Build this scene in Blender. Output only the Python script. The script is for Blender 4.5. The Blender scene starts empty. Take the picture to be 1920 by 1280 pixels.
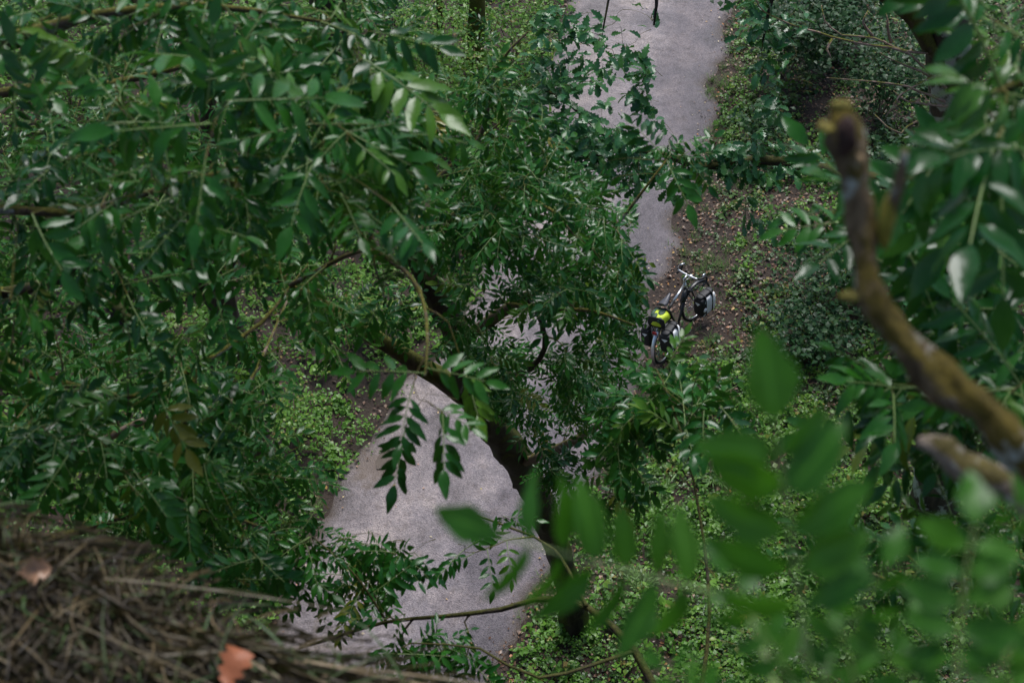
import bpy, math, random
import numpy as np
from mathutils import Vector, Matrix
R = math.radians
SC = bpy.context.scene
COL = SC.collection

# ------------------------------------------------------------------ camera
H = 16.5                      # eye height above the path
PITCH = R(45)                 # looking half way down from the cliff
FPX = 2860.0                  # focal length in pixels of a 1920 px wide frame
cam = bpy.data.cameras.new("camera")
cam.sensor_width = 36.0
cam.lens = FPX / 1920 * 36.0
cam.clip_start = 0.05
cam.clip_end = 1000
cam.dof.use_dof = True
cam.dof.focus_distance = 21.0
cam.dof.aperture_fstop = 6.6
co = bpy.data.objects.new("camera", cam)
co.location = (0, 0, H)
co.rotation_euler = (math.pi / 2 - PITCH, 0, 0)
COL.objects.link(co)
SC.camera = co

# ------------------------------------------------------------------ light
SUN_EL, SUN_AZ = R(60), R(10)          # azimuth from +Y towards +X, soft light from ahead
w = bpy.data.worlds.new("World")
SC.world = w
w.use_nodes = True
nt = w.node_tree
nt.nodes.clear()
sky = nt.nodes.new("ShaderNodeTexSky")
sky.sky_type = 'NISHITA'
sky.sun_disc = False
sky.sun_elevation = SUN_EL
sky.sun_rotation = SUN_AZ
sky.air_density = 1.0
sky.dust_density = 2.0
sky.ozone_density = 1.0
bg = nt.nodes.new("ShaderNodeBackground")
bg.inputs[1].default_value = 0.06
out = nt.nodes.new("ShaderNodeOutputWorld")
nt.links.new(sky.outputs[0], bg.inputs[0])
nt.links.new(bg.outputs[0], out.inputs[0])
sl = bpy.data.lights.new("sun", 'SUN')
sl.energy = 1.5
sl.angle = R(32)
sl.color = (1.0, 0.995, 0.985)
so = bpy.data.objects.new("sun", sl)
sd = Vector((math.sin(SUN_AZ) * math.cos(SUN_EL), math.cos(SUN_AZ) * math.cos(SUN_EL), math.sin(SUN_EL)))
so.rotation_euler = sd.to_track_quat('Z', 'Y').to_euler()
so.location = (0, 0, 40)
COL.objects.link(so)
vs = SC.view_settings
vs.view_transform = 'Standard'
vs.look = 'None'
vs.exposure = 1.3
vs.gamma = 1.0
vs.use_curve_mapping = False
SC.cycles.use_denoising = True
SC.cycles.max_bounces = 6
SC.cycles.diffuse_bounces = 3
SC.cycles.glossy_bounces = 2
SC.cycles.transmission_bounces = 3
SC.cycles.transparent_max_bounces = 4
SC.cycles.sample_clamp_indirect = 4.0

rng = np.random.default_rng(7)
random.seed(7)

# ------------------------------------------------------------------ measuring
CP, SP = math.cos(PITCH), math.sin(PITCH)
def P(u, v, d):
    """world point seen at pixel (u, v) of the 1920 x 1280 photograph at depth d"""
    r = (u - 960) / FPX * d
    q = (v - 640) / FPX * d
    return Vector((r, d * CP - q * SP, H - d * SP - q * CP))
def G(u, v, z=0.0):
    q = (v - 640) / FPX
    d = (H - z) / (SP + q * CP)
    return P(u, v, d)
def to_px(p):
    x, y, z = p[0], p[1], p[2] - H
    d = y * CP - z * SP
    q = -y * SP - z * CP
    return 960 + x / d * FPX, 640 + q / d * FPX, d

# ------------------------------------------------------------------ node materials
def newmat(name):
    m = bpy.data.materials.new(name)
    m.use_nodes = True
    t = m.node_tree
    t.nodes.clear()
    o = t.nodes.new("ShaderNodeOutputMaterial")
    b = t.nodes.new("ShaderNodeBsdfPrincipled")
    t.links.new(b.outputs[0], o.inputs[0])
    return m, t, b, o
def N(t, kind, **kw):
    n = t.nodes.new(kind)
    for k, v in kw.items():
        if k.startswith("i_"):
            key = k[2:]
            n.inputs[int(key) if key.isdigit() else key].default_value = v
        else:
            setattr(n, k, v)
    return n
def ramp(t, fac, stops):
    n = t.nodes.new("ShaderNodeValToRGB")
    e = n.color_ramp.elements
    while len(e) < len(stops):
        e.new(0.5)
    for el, (p, c) in zip(e, stops):
        el.position = p
        el.color = (c[0], c[1], c[2], 1)
    t.links.new(fac, n.inputs[0])
    return n
def mathn(t, op, a, b=None):
    n = t.nodes.new("ShaderNodeMath")
    n.operation = op
    for i, x in enumerate((a, b)):
        if x is None:
            continue
        if isinstance(x, (int, float)):
            n.inputs[i].default_value = x
        else:
            t.links.new(x, n.inputs[i])
    return n.outputs[0]
def noise(t, scale, detail=3, rough=0.55, vec=None, dim='3D'):
    n = t.nodes.new("ShaderNodeTexNoise")
    n.inputs["Scale"].default_value = scale
    n.inputs["Detail"].default_value = detail
    n.inputs["Roughness"].default_value = rough
    if vec is not None:
        t.links.new(vec, n.inputs["Vector"])
    return n
def mixc(t, fac, a, b, mode='MIX'):
    n = t.nodes.new("ShaderNodeMix")
    n.data_type = 'RGBA'
    n.blend_type = mode
    for sock, x in ((n.inputs[0], fac), (n.inputs[6], a), (n.inputs[7], b)):
        if isinstance(x, (int, float)):
            sock.default_value = x
        elif isinstance(x, (tuple, list)):
            sock.default_value = (x[0], x[1], x[2], 1)
        else:
            t.links.new(x, sock)
    return n.outputs[2]
def objpos(t):
    return t.nodes.new("ShaderNodeTexCoord").outputs["Object"]
def worldpos(t):
    return t.nodes.new("ShaderNodeNewGeometry").outputs["Position"]

def leaf_material(name, stops, rough=0.3, transl=0.25, tcol=(0.10, 0.26, 0.03), spec=0.5, wet=0.4, coat=0.0, rr=0.25, rnd=True):
    """colour varies leaf by leaf (tint attribute in joined foliage, object random for single leaves)"""
    m, t, b, o = newmat(name)
    at = N(t, "ShaderNodeAttribute", attribute_name="tint")
    oi = N(t, "ShaderNodeObjectInfo")
    s = mathn(t, 'FRACT', mathn(t, 'ADD', at.outputs["Fac"], oi.outputs["Random"])) if rnd else at.outputs["Fac"]
    c = ramp(t, s, stops)
    nz = noise(t, 9.0, 3, 0.6, worldpos(t))
    c2 = mixc(t, 0.45, c.outputs[0], ramp(t, nz.outputs[0], [(0.3, (0.55, 0.55, 0.6)), (0.7, (1.3, 1.25, 1.1))]).outputs[0], 'MULTIPLY')
    rb = N(t, "ShaderNodeAttribute", attribute_name="rib")
    c2 = mixc(t, ramp(t, rb.outputs["Fac"], [(0.86, (0, 0, 0)), (0.97, (0.55, 0.55, 0.55))]).outputs[0], c2, [min(1, x * 2.2 + 0.02) for x in stops[len(stops) // 2][1]])
    t.links.new(c2, b.inputs["Base Color"])
    nr = noise(t, 30.0, 2, 0.5, worldpos(t))
    mr = N(t, "ShaderNodeMapRange", i_3=rough - rr * 0.4, i_4=rough + rr)
    mr.inputs[1].default_value, mr.inputs[2].default_value = 0.35, 0.75
    t.links.new(nr.outputs[0], mr.inputs[0])
    t.links.new(mr.outputs[0], b.inputs["Roughness"])
    b.inputs["Specular IOR Level"].default_value = spec
    b.inputs["Coat Weight"].default_value = coat
    b.inputs["Coat Roughness"].default_value = 0.18
    nb = noise(t, 60.0, 2, 0.6, worldpos(t))
    bp = N(t, "ShaderNodeBump", i_0=wet, i_1=0.002)
    t.links.new(nb.outputs[0], bp.inputs["Height"])
    t.links.new(bp.outputs[0], b.inputs["Normal"])
    tr = N(t, "ShaderNodeBsdfTranslucent")
    tc = mixc(t, 0.6, tcol, c2)
    t.links.new(tc, tr.inputs[0])
    mx = N(t, "ShaderNodeMixShader", i_0=transl)
    t.links.new(b.outputs[0], mx.inputs[1])
    t.links.new(tr.outputs[0], mx.inputs[2])
    t.links.new(mx.outputs[0], o.inputs[0])
    return m

def bark_material(name, c1, c2, moss, moss_amt, lichen=0.0, scale=9.0):
    m, t, b, o = newmat(name)
    wp = worldpos(t)
    mp = N(t, "ShaderNodeMapping")
    mp.inputs["Scale"].default_value = (1, 1, 0.35)
    t.links.new(wp, mp.inputs[0])
    n1 = noise(t, scale * 2.2, 5, 0.65, mp.outputs[0])
    c = ramp(t, n1.outputs[0], [(0.32, c1), (0.68, c2)]).outputs[0]
    if lichen > 0:
        nl = noise(t, scale * 0.9, 4, 0.6, wp)
        f = ramp(t, nl.outputs[0], [(0.62 - lichen * 0.3, (0, 0, 0)), (0.68 - lichen * 0.3, (1, 1, 1))]).outputs[0]
        c = mixc(t, f, c, (0.42, 0.43, 0.38))
    g = N(t, "ShaderNodeNewGeometry")
    sx = N(t, "ShaderNodeSeparateXYZ")
    t.links.new(g.outputs["Normal"], sx.inputs[0])
    nm = noise(t, scale * 0.7, 4, 0.65, wp)
    up = mathn(t, 'ADD', mathn(t, 'MULTIPLY', sx.outputs[2], 0.28), nm.outputs[0])
    f = ramp(t, up, [(0.72 - moss_amt * 0.4, (0, 0, 0)), (0.80 - moss_amt * 0.4, (1, 1, 1))]).outputs[0]
    nm2 = noise(t, 45, 3, 0.7, wp)
    mc = ramp(t, nm2.outputs[0], [(0.35, [x * 0.45 for x in moss]), (0.7, moss)]).outputs[0]
    c = mixc(t, f, c, mc)
    t.links.new(c, b.inputs["Base Color"])
    b.inputs["Roughness"].default_value = 0.8
    b.inputs["Specular IOR Level"].default_value = 0.3
    n3 = noise(t, scale * 5, 5, 0.7, mp.outputs[0])
    bp = N(t, "ShaderNodeBump", i_0=0.8, i_1=0.02)
    t.links.new(n3.outputs[0], bp.inputs["Height"])
    t.links.new(bp.outputs[0], b.inputs["Normal"])
    return m

def plain_material(name, col, rough=0.5, metal=0.0, var=0.15, spec=0.5, scale=40):
    m, t, b, o = newmat(name)
    nz = noise(t, scale, 4, 0.6, objpos(t))
    c = mixc(t, 1.0, col, ramp(t, nz.outputs[0], [(0.3, (1 - var,) * 3), (0.7, (1 + var,) * 3)]).outputs[0], 'MULTIPLY')
    t.links.new(c, b.inputs["Base Color"])
    b.inputs["Roughness"].default_value = rough
    b.inputs["Metallic"].default_value = metal
    b.inputs["Specular IOR Level"].default_value = spec
    return m

ASH = [(0.0, (0.007, 0.055, 0.009)), (0.3, (0.013, 0.086, 0.011)), (0.65, (0.028, 0.128, 0.012)), (0.9, (0.016, 0.094, 0.014)), (0.96, (0.068, 0.17, 0.014)), (0.99, (0.095, 0.175, 0.014)), (1.0, (0.2, 0.16, 0.03))]
ASHF = [(0.0, (0.020, 0.095, 0.010)), (0.4, (0.034, 0.135, 0.008)), (0.75, (0.048, 0.16, 0.009)), (1.0, (0.026, 0.11, 0.016))]
OAKC = [(0.0, (0.020, 0.095, 0.034)), (0.5, (0.036, 0.14, 0.044)), (1.0, (0.06, 0.175, 0.04))]
M = {}
M['ash'] = leaf_material("ash_leaf", ASH, 0.21, 0.28, spec=0.34, wet=0.3, rr=0.18)
M['ash_near'] = leaf_material("near_ash_leaf", ASHF, 0.38, 0.4, (0.12, 0.40, 0.012), spec=0.32)
M['oak'] = leaf_material("oak_leaf", OAKC, 0.21, 0.26, spec=0.42, wet=0.3, rr=0.18)
M['herb'] = leaf_material("herb_leaf", [(0, (0.05, 0.14, 0.018)), (0.5, (0.10, 0.235, 0.026)), (0.85, (0.15, 0.30, 0.04)), (0.95, (0.24, 0.29, 0.05)), (1, (0.28, 0.18, 0.06))], 0.35, 0.3, (0.2, 0.42, 0.05), spec=0.35, rnd=False)
M['ivy'] = leaf_material("ivy_leaf", [(0, (0.025, 0.06, 0.018)), (0.5, (0.05, 0.11, 0.025)), (0.82, (0.08, 0.16, 0.03)), (0.93, (0.2, 0.19, 0.04)), (1, (0.22, 0.11, 0.05))], 0.35, 0.2, (0.15, 0.3, 0.04), spec=0.35, rnd=False)
M['dark_shrub'] = leaf_material("shrub_leaf", [(0, (0.010, 0.038, 0.014)), (0.6, (0.020, 0.068, 0.020)), (1, (0.04, 0.09, 0.03))], 0.4, 0.2, spec=0.25)
M['litter'] = leaf_material("dead_leaf", [(0, (0.045, 0.024, 0.016)), (0.4, (0.11, 0.052, 0.028)), (0.75, (0.18, 0.095, 0.052)), (0.94, (0.28, 0.17, 0.10)), (0.96, (0.40, 0.15, 0.06)), (1, (0.45, 0.30, 0.09))], 0.45, 0.1, (0.2, 0.12, 0.06), rnd=False)
M['pale_leaf'] = leaf_material("pale_fallen_leaf", [(0, (0.42, 0.33, 0.24)), (0.5, (0.5, 0.43, 0.3)), (0.8, (0.5, 0.22, 0.13)), (1, (0.55, 0.45, 0.16))], 0.5, 0.1, (0.3, 0.2, 0.1), rnd=False)
M['orange_leaf'] = leaf_material("orange_dead_leaf", [(0, (0.30, 0.085, 0.03)), (1, (0.36, 0.115, 0.045))], 0.5, 0.15, (0.4, 0.15, 0.05))
M['tan_leaf'] = leaf_material("tan_dead_leaf", [(0, (0.30, 0.16, 0.085)), (1, (0.36, 0.2, 0.11))], 0.5, 0.15, (0.4, 0.2, 0.08))
M['grass'] = leaf_material("grass_blade", [(0, (0.07, 0.16, 0.03)), (0.6, (0.12, 0.24, 0.05)), (1, (0.2, 0.26, 0.08))], 0.45, 0.25, (0.2, 0.4, 0.06), rnd=False)
M['hay'] = leaf_material("dry_grass_blade", [(0, (0.012, 0.008, 0.005)), (0.3, (0.036, 0.024, 0.011)), (0.55, (0.07, 0.052, 0.02)), (0.66, (0.11, 0.08, 0.036)), (0.74, (0.185, 0.13, 0.062)), (0.79, (0.045, 0.05, 0.013)), (1, (0.035, 0.10, 0.016))], 0.6, 0.08, (0.2, 0.2, 0.05), rnd=False)
M['rachis'] = plain_material("leaf_stalk", (0.13, 0.2, 0.05), 0.5, 0, 0.25)
M['twig'] = bark_material("twig_bark", (0.06, 0.042, 0.026), (0.16, 0.115, 0.07), (0.16, 0.15, 0.02), 0.35, 0.1, 14)
M['trunk'] = bark_material("mossy_dark_bark", (0.013, 0.010, 0.007), (0.042, 0.033, 0.022), (0.062, 0.07, 0.010), 0.7, 0.0, 5)
M['mossbranch'] = bark_material("moss_covered_bark", (0.045, 0.035, 0.02), (0.10, 0.08, 0.045), (0.095, 0.10, 0.012), 0.8, 0.0, 6)
M['darktrunk'] = bark_material("dark_wet_bark", (0.02, 0.015, 0.012), (0.06, 0.045, 0.036), (0.08, 0.08, 0.015), 0.3, 0.0, 5)
M['lichen'] = bark_material("lichen_bark", (0.03, 0.025, 0.02), (0.12, 0.09, 0.07), (0.08, 0.09, 0.02), 0.32, 0.42, 4)
M['deadtwig'] = bark_material("pale_dead_twig_bark", (0.20, 0.13, 0.10), (0.40, 0.29, 0.23), (0.2, 0.2, 0.03), 0.1, 0.0, 14)
M['snag'] = bark_material("dead_branch_bark", (0.07, 0.048, 0.026), (0.27, 0.19, 0.11), (0.17, 0.125, 0.015), 0.40, 0.36, 30)
M['greybark'] = bark_material("grey_dead_bark", (0.16, 0.12, 0.09), (0.36, 0.29, 0.23), (0.15, 0.12, 0.03), 0.05, 0.25, 26)
M['rot'] = plain_material("rotten_heartwood", (0.03, 0.012, 0.008), 0.9, 0, 0.5)
M['yellow_lichen'] = plain_material("yellow_lichen", (0.17, 0.14, 0.025), 0.9, 0, 0.5, scale=120)

def ground_material():
    m, t, b, o = newmat("forest_floor")
    wp = worldpos(t)
    n1 = noise(t, 3.0, 6, 0.65, wp)
    n2 = noise(t, 28.0, 4, 0.7, wp)
    c = ramp(t, n1.outputs[0], [(0.3, (0.022, 0.014, 0.010)), (0.55, (0.045, 0.029, 0.020)), (0.75, (0.032, 0.038, 0.012))]).outputs[0]
    c = mixc(t, 0.7, c, ramp(t, n2.outputs[0], [(0.3, (0.4, 0.4, 0.4)), (0.7, (1.6, 1.5, 1.4))]).outputs[0], 'MULTIPLY')
    t.links.new(c, b.inputs["Base Color"])
    b.inputs["Roughness"].default_value = 0.8
    bp = N(t, "ShaderNodeBump", i_0=0.9, i_1=0.05)
    t.links.new(n2.outputs[0], bp.inputs["Height"])
    t.links.new(bp.outputs[0], b.inputs["Normal"])
    return m
def path_material():
    m, t, b, o = newmat("pinkish_gravel_asphalt")
    wp = worldpos(t)
    v = N(t, "ShaderNodeTexVoronoi", i_Scale=55.0)
    t.links.new(wp, v.inputs["Vector"])
    n1 = noise(t, 0.8, 6, 0.62, wp)
    n2 = noise(t, 70, 3, 0.7, wp)
    n3 = noise(t, 6, 5, 0.7, wp)
    base = ramp(t, n1.outputs[0], [(0.36, (0.125, 0.107, 0.112)), (0.5, (0.205, 0.178, 0.184)), (0.62, (0.30, 0.258, 0.248))]).outputs[0]
    sp = ramp(t, v.outputs["Color"], [(0.1, (0.6, 0.58, 0.6)), (0.55, (1.0, 1.0, 1.0)), (0.93, (1.3, 1.25, 1.22)), (1.0, (1.9, 1.85, 1.75))]).outputs[0]
    c = mixc(t, 0.85, base, sp, 'MULTIPLY')
    c = mixc(t, 0.6, c, ramp(t, n2.outputs[0], [(0.3, (0.55, 0.55, 0.55)), (0.7, (1.4, 1.4, 1.4))]).outputs[0], 'MULTIPLY')
    c = mixc(t, 0.9, c, ramp(t, n3.outputs[0], [(0.28, (0.55, 0.51, 0.48)), (0.5, (1, 1, 1)), (0.75, (1.2, 1.18, 1.16))]).outputs[0], 'MULTIPLY')
    # darker damp lane towards the right side, paler worn lane left of the middle
    ac = N(t, "ShaderNodeAttribute", attribute_name="across")
    n4 = noise(t, 1.3, 4, 0.6, wp)
    lane = mathn(t, 'ADD', ac.outputs["Fac"], mathn(t, 'MULTIPLY', mathn(t, 'SUBTRACT', n4.outputs[0], 0.5), 0.9))
    c = mixc(t, 1.0, c, ramp(t, lane, [(0.1, (0.92, 0.9, 0.88)), (0.38, (1.12, 1.1, 1.08)), (0.52, (0.92, 0.92, 0.95)), (0.72, (0.56, 0.55, 0.60))]).outputs[0], 'MULTIPLY')
    # brown silt washed into a hollow at the left edge
    sv = N(t, "ShaderNodeVectorMath", operation='DISTANCE')
    t.links.new(wp, sv.inputs[0])
    sv.inputs[1].default_value = tuple(G(705, 872, 0.03))
    sf = mathn(t, 'ADD', sv.outputs["Value"], mathn(t, 'MULTIPLY', mathn(t, 'SUBTRACT', n3.outputs[0], 0.5), 0.8))
    c = mixc(t, ramp(t, sf, [(0.22, (0.75, 0.75, 0.75)), (0.5, (0, 0, 0))]).outputs[0], c, (0.12, 0.085, 0.06))
    # muddy edge strip
    at = N(t, "ShaderNodeAttribute", attribute_name="edge")
    e = mathn(t, 'ADD', at.outputs["Fac"], mathn(t, 'MULTIPLY', mathn(t, 'SUBTRACT', n3.outputs[0], 0.5), 0.9))
    ef = ramp(t, e, [(0.42, (0, 0, 0)), (0.85, (1, 1, 1))]).outputs[0]
    c = mixc(t, ef, c, (0.062, 0.044, 0.034))
    t.links.new(c, b.inputs["Base Color"])
    rr = ramp(t, n1.outputs[0], [(0.4, (0.42, 0.42, 0.42)), (0.65, (0.62, 0.62, 0.62))]).outputs[0]
    t.links.new(rr, b.inputs["Roughness"])
    b.inputs["Specular IOR Level"].default_value = 0.45
    bp = N(t, "ShaderNodeBump", i_0=0.7, i_1=0.012)
    h = mathn(t, 'ADD', n2.outputs[0], v.outputs["Distance"])
    t.links.new(h, bp.inputs["Height"])
    t.links.new(bp.outputs[0], b.inputs["Normal"])
    return m
def rock_material():
    m, t, b, o = newmat("mossy_cliff_rock")
    wp = worldpos(t)
    n1 = noise(t, 2.0, 6, 0.65, wp)
    c = ramp(t, n1.outputs[0], [(0.3, (0.022, 0.017, 0.012)), (0.55, (0.05, 0.04, 0.03)), (0.75, (0.03, 0.04, 0.012))]).outputs[0]
    t.links.new(c, b.inputs["Base Color"])
    b.inputs["Roughness"].default_value = 0.85
    bp = N(t, "ShaderNodeBump", i_0=0.9, i_1=0.1)
    t.links.new(noise(t, 12, 6, 0.7, wp).outputs[0], bp.inputs["Height"])
    t.links.new(bp.outputs[0], b.inputs["Normal"])
    return m
M['ground'] = ground_material()
M['path'] = path_material()
M['rock'] = rock_material()
def puddle_material():
    m, t, b, o = newmat("muddy_puddle_water")
    n = noise(t, 5, 4, 0.6, worldpos(t))
    t.links.new(ramp(t, n.outputs[0], [(0.3, (0.05, 0.036, 0.026)), (0.7, (0.085, 0.062, 0.046))]).outputs[0], b.inputs["Base Color"])
    b.inputs["Roughness"].default_value = 0.2
    b.inputs["Specular IOR Level"].default_value = 0.12
    return m
M['puddle'] = puddle_material()

# ------------------------------------------------------------------ mesh helpers
def mesh_from(name, verts, faces_list, mats, tint=None, smooth=True, extra=None):
    """verts (n,3); faces_list [(faces (k,3|4) int array, material slot)]"""
    me = bpy.data.meshes.new(name)
    verts = np.asarray(verts, dtype=np.float32)
    me.vertices.add(len(verts))
    me.vertices.foreach_set("co", verts.ravel())
    li, ls, mi = [], [], []
    start = 0
    for f, s in faces_list:
        f = np.asarray(f, dtype=np.int32)
        if len(f) == 0:
            continue
        k = f.shape[1]
        li.append(f.ravel())
        ls.append(start + np.arange(len(f), dtype=np.int32) * k)
        mi.append(np.full(len(f), s, dtype=np.int32))
        start += f.size
    li = np.concatenate(li); ls = np.concatenate(ls); mi = np.concatenate(mi)
    me.loops.add(len(li))
    me.loops.foreach_set("vertex_index", li)
    me.polygons.add(len(ls))
    me.polygons.foreach_set("loop_start", ls)
    me.polygons.foreach_set("material_index", mi)
    if smooth:
        me.polygons.foreach_set("use_smooth", np.ones(len(ls), dtype=bool))
    for m in mats:
        me.materials.append(m)
    if tint is not None:
        a = me.attributes.new("tint", 'FLOAT', 'POINT')
        a.data.foreach_set("value", np.asarray(tint, dtype=np.float32))
    if extra:
        for k, v in extra.items():
            a = me.attributes.new(k, 'FLOAT', 'POINT')
            a.data.foreach_set("value", np.asarray(v, dtype=np.float32))
    me.update(calc_edges=True)
    me.validate()
    return me
def ob(name, me, parent=None, label=None, cat=None, group=None, kind=None):
    o = bpy.data.objects.new(name, me)
    COL.objects.link(o)
    if parent is not None:
        o.parent = parent
    for k, v in (("label", label), ("category", cat), ("group", group), ("kind", kind)):
        if v:
            o[k] = v
    return o
def empty(name, loc, label, cat, group=None, rot=None):
    o = bpy.data.objects.new(name, None)
    o.empty_display_size = 0.1
    COL.objects.link(o)
    o.location = loc
    if rot is not None:
        o.rotation_euler = rot
    o["label"] = label
    o["category"] = cat
    if group:
        o["group"] = group
    return o
def part_world(name, me, parent, kind=None, label=None):
    """a part whose mesh is given in world coordinates"""
    o = ob(name, me, parent, kind=kind, label=label)
    o.matrix_parent_inverse = Matrix.Translation(-Vector(parent.location))
    return o
class MB:
    """collects geometry for one mesh"""
    def __init__(self):
        self.v, self.q, self.t, self.ti, self.n = [], [], [], [], 0
    def add(self, v, q=None, t=None, slot=0, tint=0.0):
        v = np.asarray(v, dtype=np.float32)
        self.v.append(v)
        if q is not None and len(q):
            self.q.append((np.asarray(q, dtype=np.int32) + self.n, slot))
        if t is not None and len(t):
            self.t.append((np.asarray(t, dtype=np.int32) + self.n, slot))
        self.ti.append(np.full(len(v), tint, dtype=np.float32) if np.isscalar(tint) else np.asarray(tint, dtype=np.float32))
        self.n += len(v)
    def mesh(self, name, mats, smooth=True):
        return mesh_from(name, np.concatenate(self.v), self.q + self.t, mats, np.concatenate(self.ti), smooth)
def spline(pts, rad=None, step=0.08, wob=0.0, rg=None):
    """Catmull-Rom through pts -> dense points (and radii)"""
    p = np.array([list(x) for x in pts], dtype=float)
    r = np.array(rad, dtype=float) if rad is not None else np.ones(len(p))
    ext = np.vstack([2 * p[0] - p[1], p, 2 * p[-1] - p[-2]])
    outp, outr = [], []
    for i in range(len(p) - 1):
        a, b, c, d = ext[i:i + 4]
        n = max(2, int(np.linalg.norm(c - b) / step))
        for k in range(n):
            s = k / n
            outp.append(0.5 * ((2 * b) + (-a + c) * s + (2 * a - 5 * b + 4 * c - d) * s * s + (-a + 3 * b - 3 * c + d) * s ** 3))
            outr.append(r[i] * (1 - s) + r[i + 1] * s)
    outp.append(p[-1]); outr.append(r[-1])
    outp = np.array(outp); outr = np.array(outr)
    if wob > 0:
        g = rg or rng
        n = len(outp)
        wv = np.cumsum(g.normal(0, 1, (n, 3)), axis=0)
        wv -= np.linspace(0, 1, n)[:, None] * wv[-1]
        wv -= 0
        outp = outp + wv * wob / max(1, math.sqrt(n))
    return outp, outr
def tube(p, r, sides=6, jitter=0.0, cap=True, rg=None):
    """verts, quads, tris of a tube along points p with radii r"""
    p = np.asarray(p, dtype=float); r = np.asarray(r, dtype=float)
    n = len(p)
    tg = np.gradient(p, axis=0)
    tg /= np.linalg.norm(tg, axis=1)[:, None] + 1e-12
    ref = np.array([0.3, 0.2, 1.0]) if abs(tg[0][2]) < 0.8 else np.array([1.0, 0.2, 0.1])
    nn = np.cross(tg[0], ref); nn /= np.linalg.norm(nn)
    ns = []
    for i in range(n):
        nn = nn - tg[i] * np.dot(nn, tg[i])
        nn /= np.linalg.norm(nn) + 1e-12
        ns.append(nn.copy())
    ns = np.array(ns)
    bs = np.cross(tg, ns)
    a = np.arange(sides) / sides * 2 * math.pi
    rad = np.repeat(r[:, None], sides, 1)
    if jitter > 0:
        g = rg or rng
        lo = g.normal(0, 1, (n, sides))
        lo = (lo + np.roll(lo, 1, 0) + np.roll(lo, -1, 0)) / 1.7
        rad = rad * (1 + jitter * lo)
    v = p[:, None, :] + rad[:, :, None] * (np.cos(a)[None, :, None] * ns[:, None, :] + np.sin(a)[None, :, None] * bs[:, None, :])
    v = v.reshape(-1, 3)
    i = np.arange(n - 1)[:, None] * sides
    j = np.arange(sides)[None, :]
    jn = (j + 1) % sides
    q = np.stack([i + j, i + jn, i + sides + jn, i + sides + j], -1).reshape(-1, 4)
    t = []
    if cap:
        c0, c1 = len(v), len(v) + 1
        v = np.vstack([v, p[0], p[-1]])
        for k in range(sides):
            t.append((c0, (k + 1) % sides, k))
            t.append((c1, (n - 1) * sides + k, (n - 1) * sides + (k + 1) % sides))
    return v, q, np.array(t, dtype=np.int32).reshape(-1, 3)
def tube_mesh(name, p, r, mat, sides=8, jitter=0.0):
    b = MB()
    v, q, t = tube(p, r, sides, jitter)
    b.add(v, q, t)
    return b.mesh(name, [mat])
def vnoise(x, y, seed=0):
    """cheap smooth value noise 0..1"""
    x = np.asarray(x, dtype=float); y = np.asarray(y, dtype=float)
    xi = np.floor(x).astype(np.int64); yi = np.floor(y).astype(np.int64)
    fx = x - xi; fy = y - yi
    fx = fx * fx * (3 - 2 * fx); fy = fy * fy * (3 - 2 * fy)
    def h(a, b):
        k = (a * 374761393 + b * 668265263 + seed * 1442695041) & 0x7fffffff
        k = ((k ^ (k >> 13)) * 1274126177) & 0x7fffffff
        return ((k ^ (k >> 16)) & 0xffff) / 65535.0
    return (h(xi, yi) * (1 - fx) + h(xi + 1, yi) * fx) * (1 - fy) + (h(xi, yi + 1) * (1 - fx) + h(xi + 1, yi + 1) * fx) * fy

# ------------------------------------------------------------------ the path and the ground
LEFT_PX = [(470, 1280), (520, 1130), (590, 985), (655, 860), (745, 740), (850, 615), (935, 430), (990, 260), (1035, 110), (1065, 0)]
RIGHT_PX = [(905, 1280), (960, 1180), (1045, 1020), (1140, 850), (1195, 705), (1225, 590), (1262, 440), (1322, 240), (1350, 110), (1368, 0)]
Lw = [G(*p) for p in LEFT_PX]
Rw = [G(*p) for p in RIGHT_PX]
def extend(pts):
    a = pts[0] + (pts[0] - pts[2]).normalized() * 12
    b = pts[-1] + (pts[-1] - pts[-3]).normalized() * 45
    return [a] + list(pts) + [b]
Lp, _ = spline(extend(Lw), step=0.25)
Rp, _ = spline(extend(Rw), step=0.25)
def edge_x(pts, y):
    o = np.argsort(pts[:, 1])
    return np.interp(y, pts[o, 1], pts[o, 0])
def xl(y): return edge_x(Lp, y)
def xr(y): return edge_x(Rp, y)
def ground_z(x, y):
    x = np.asarray(x, dtype=float); y = np.asarray(y, dtype=float)
    dl = xl(y) - x
    dr = x - xr(y)
    out_ = np.maximum(np.maximum(dl, dr), 0)
    s = np.clip(out_ / 1.2, 0, 1); s = s * s * (3 - 2 * s)
    bump = (vnoise(x * 0.8, y * 0.8, 3) - 0.35) * 0.28 + (vnoise(x * 2.7, y * 2.7, 5) - 0.4) * 0.09
    bank = np.where(dr > 0, 0.10 * np.maximum(dr - 0.3, 0), 0.03 * np.maximum(dl - 0.5, 0))
    return s * (bump + np.minimum(bank, 1.2)) - 0.02 * (1 - s)

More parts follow.
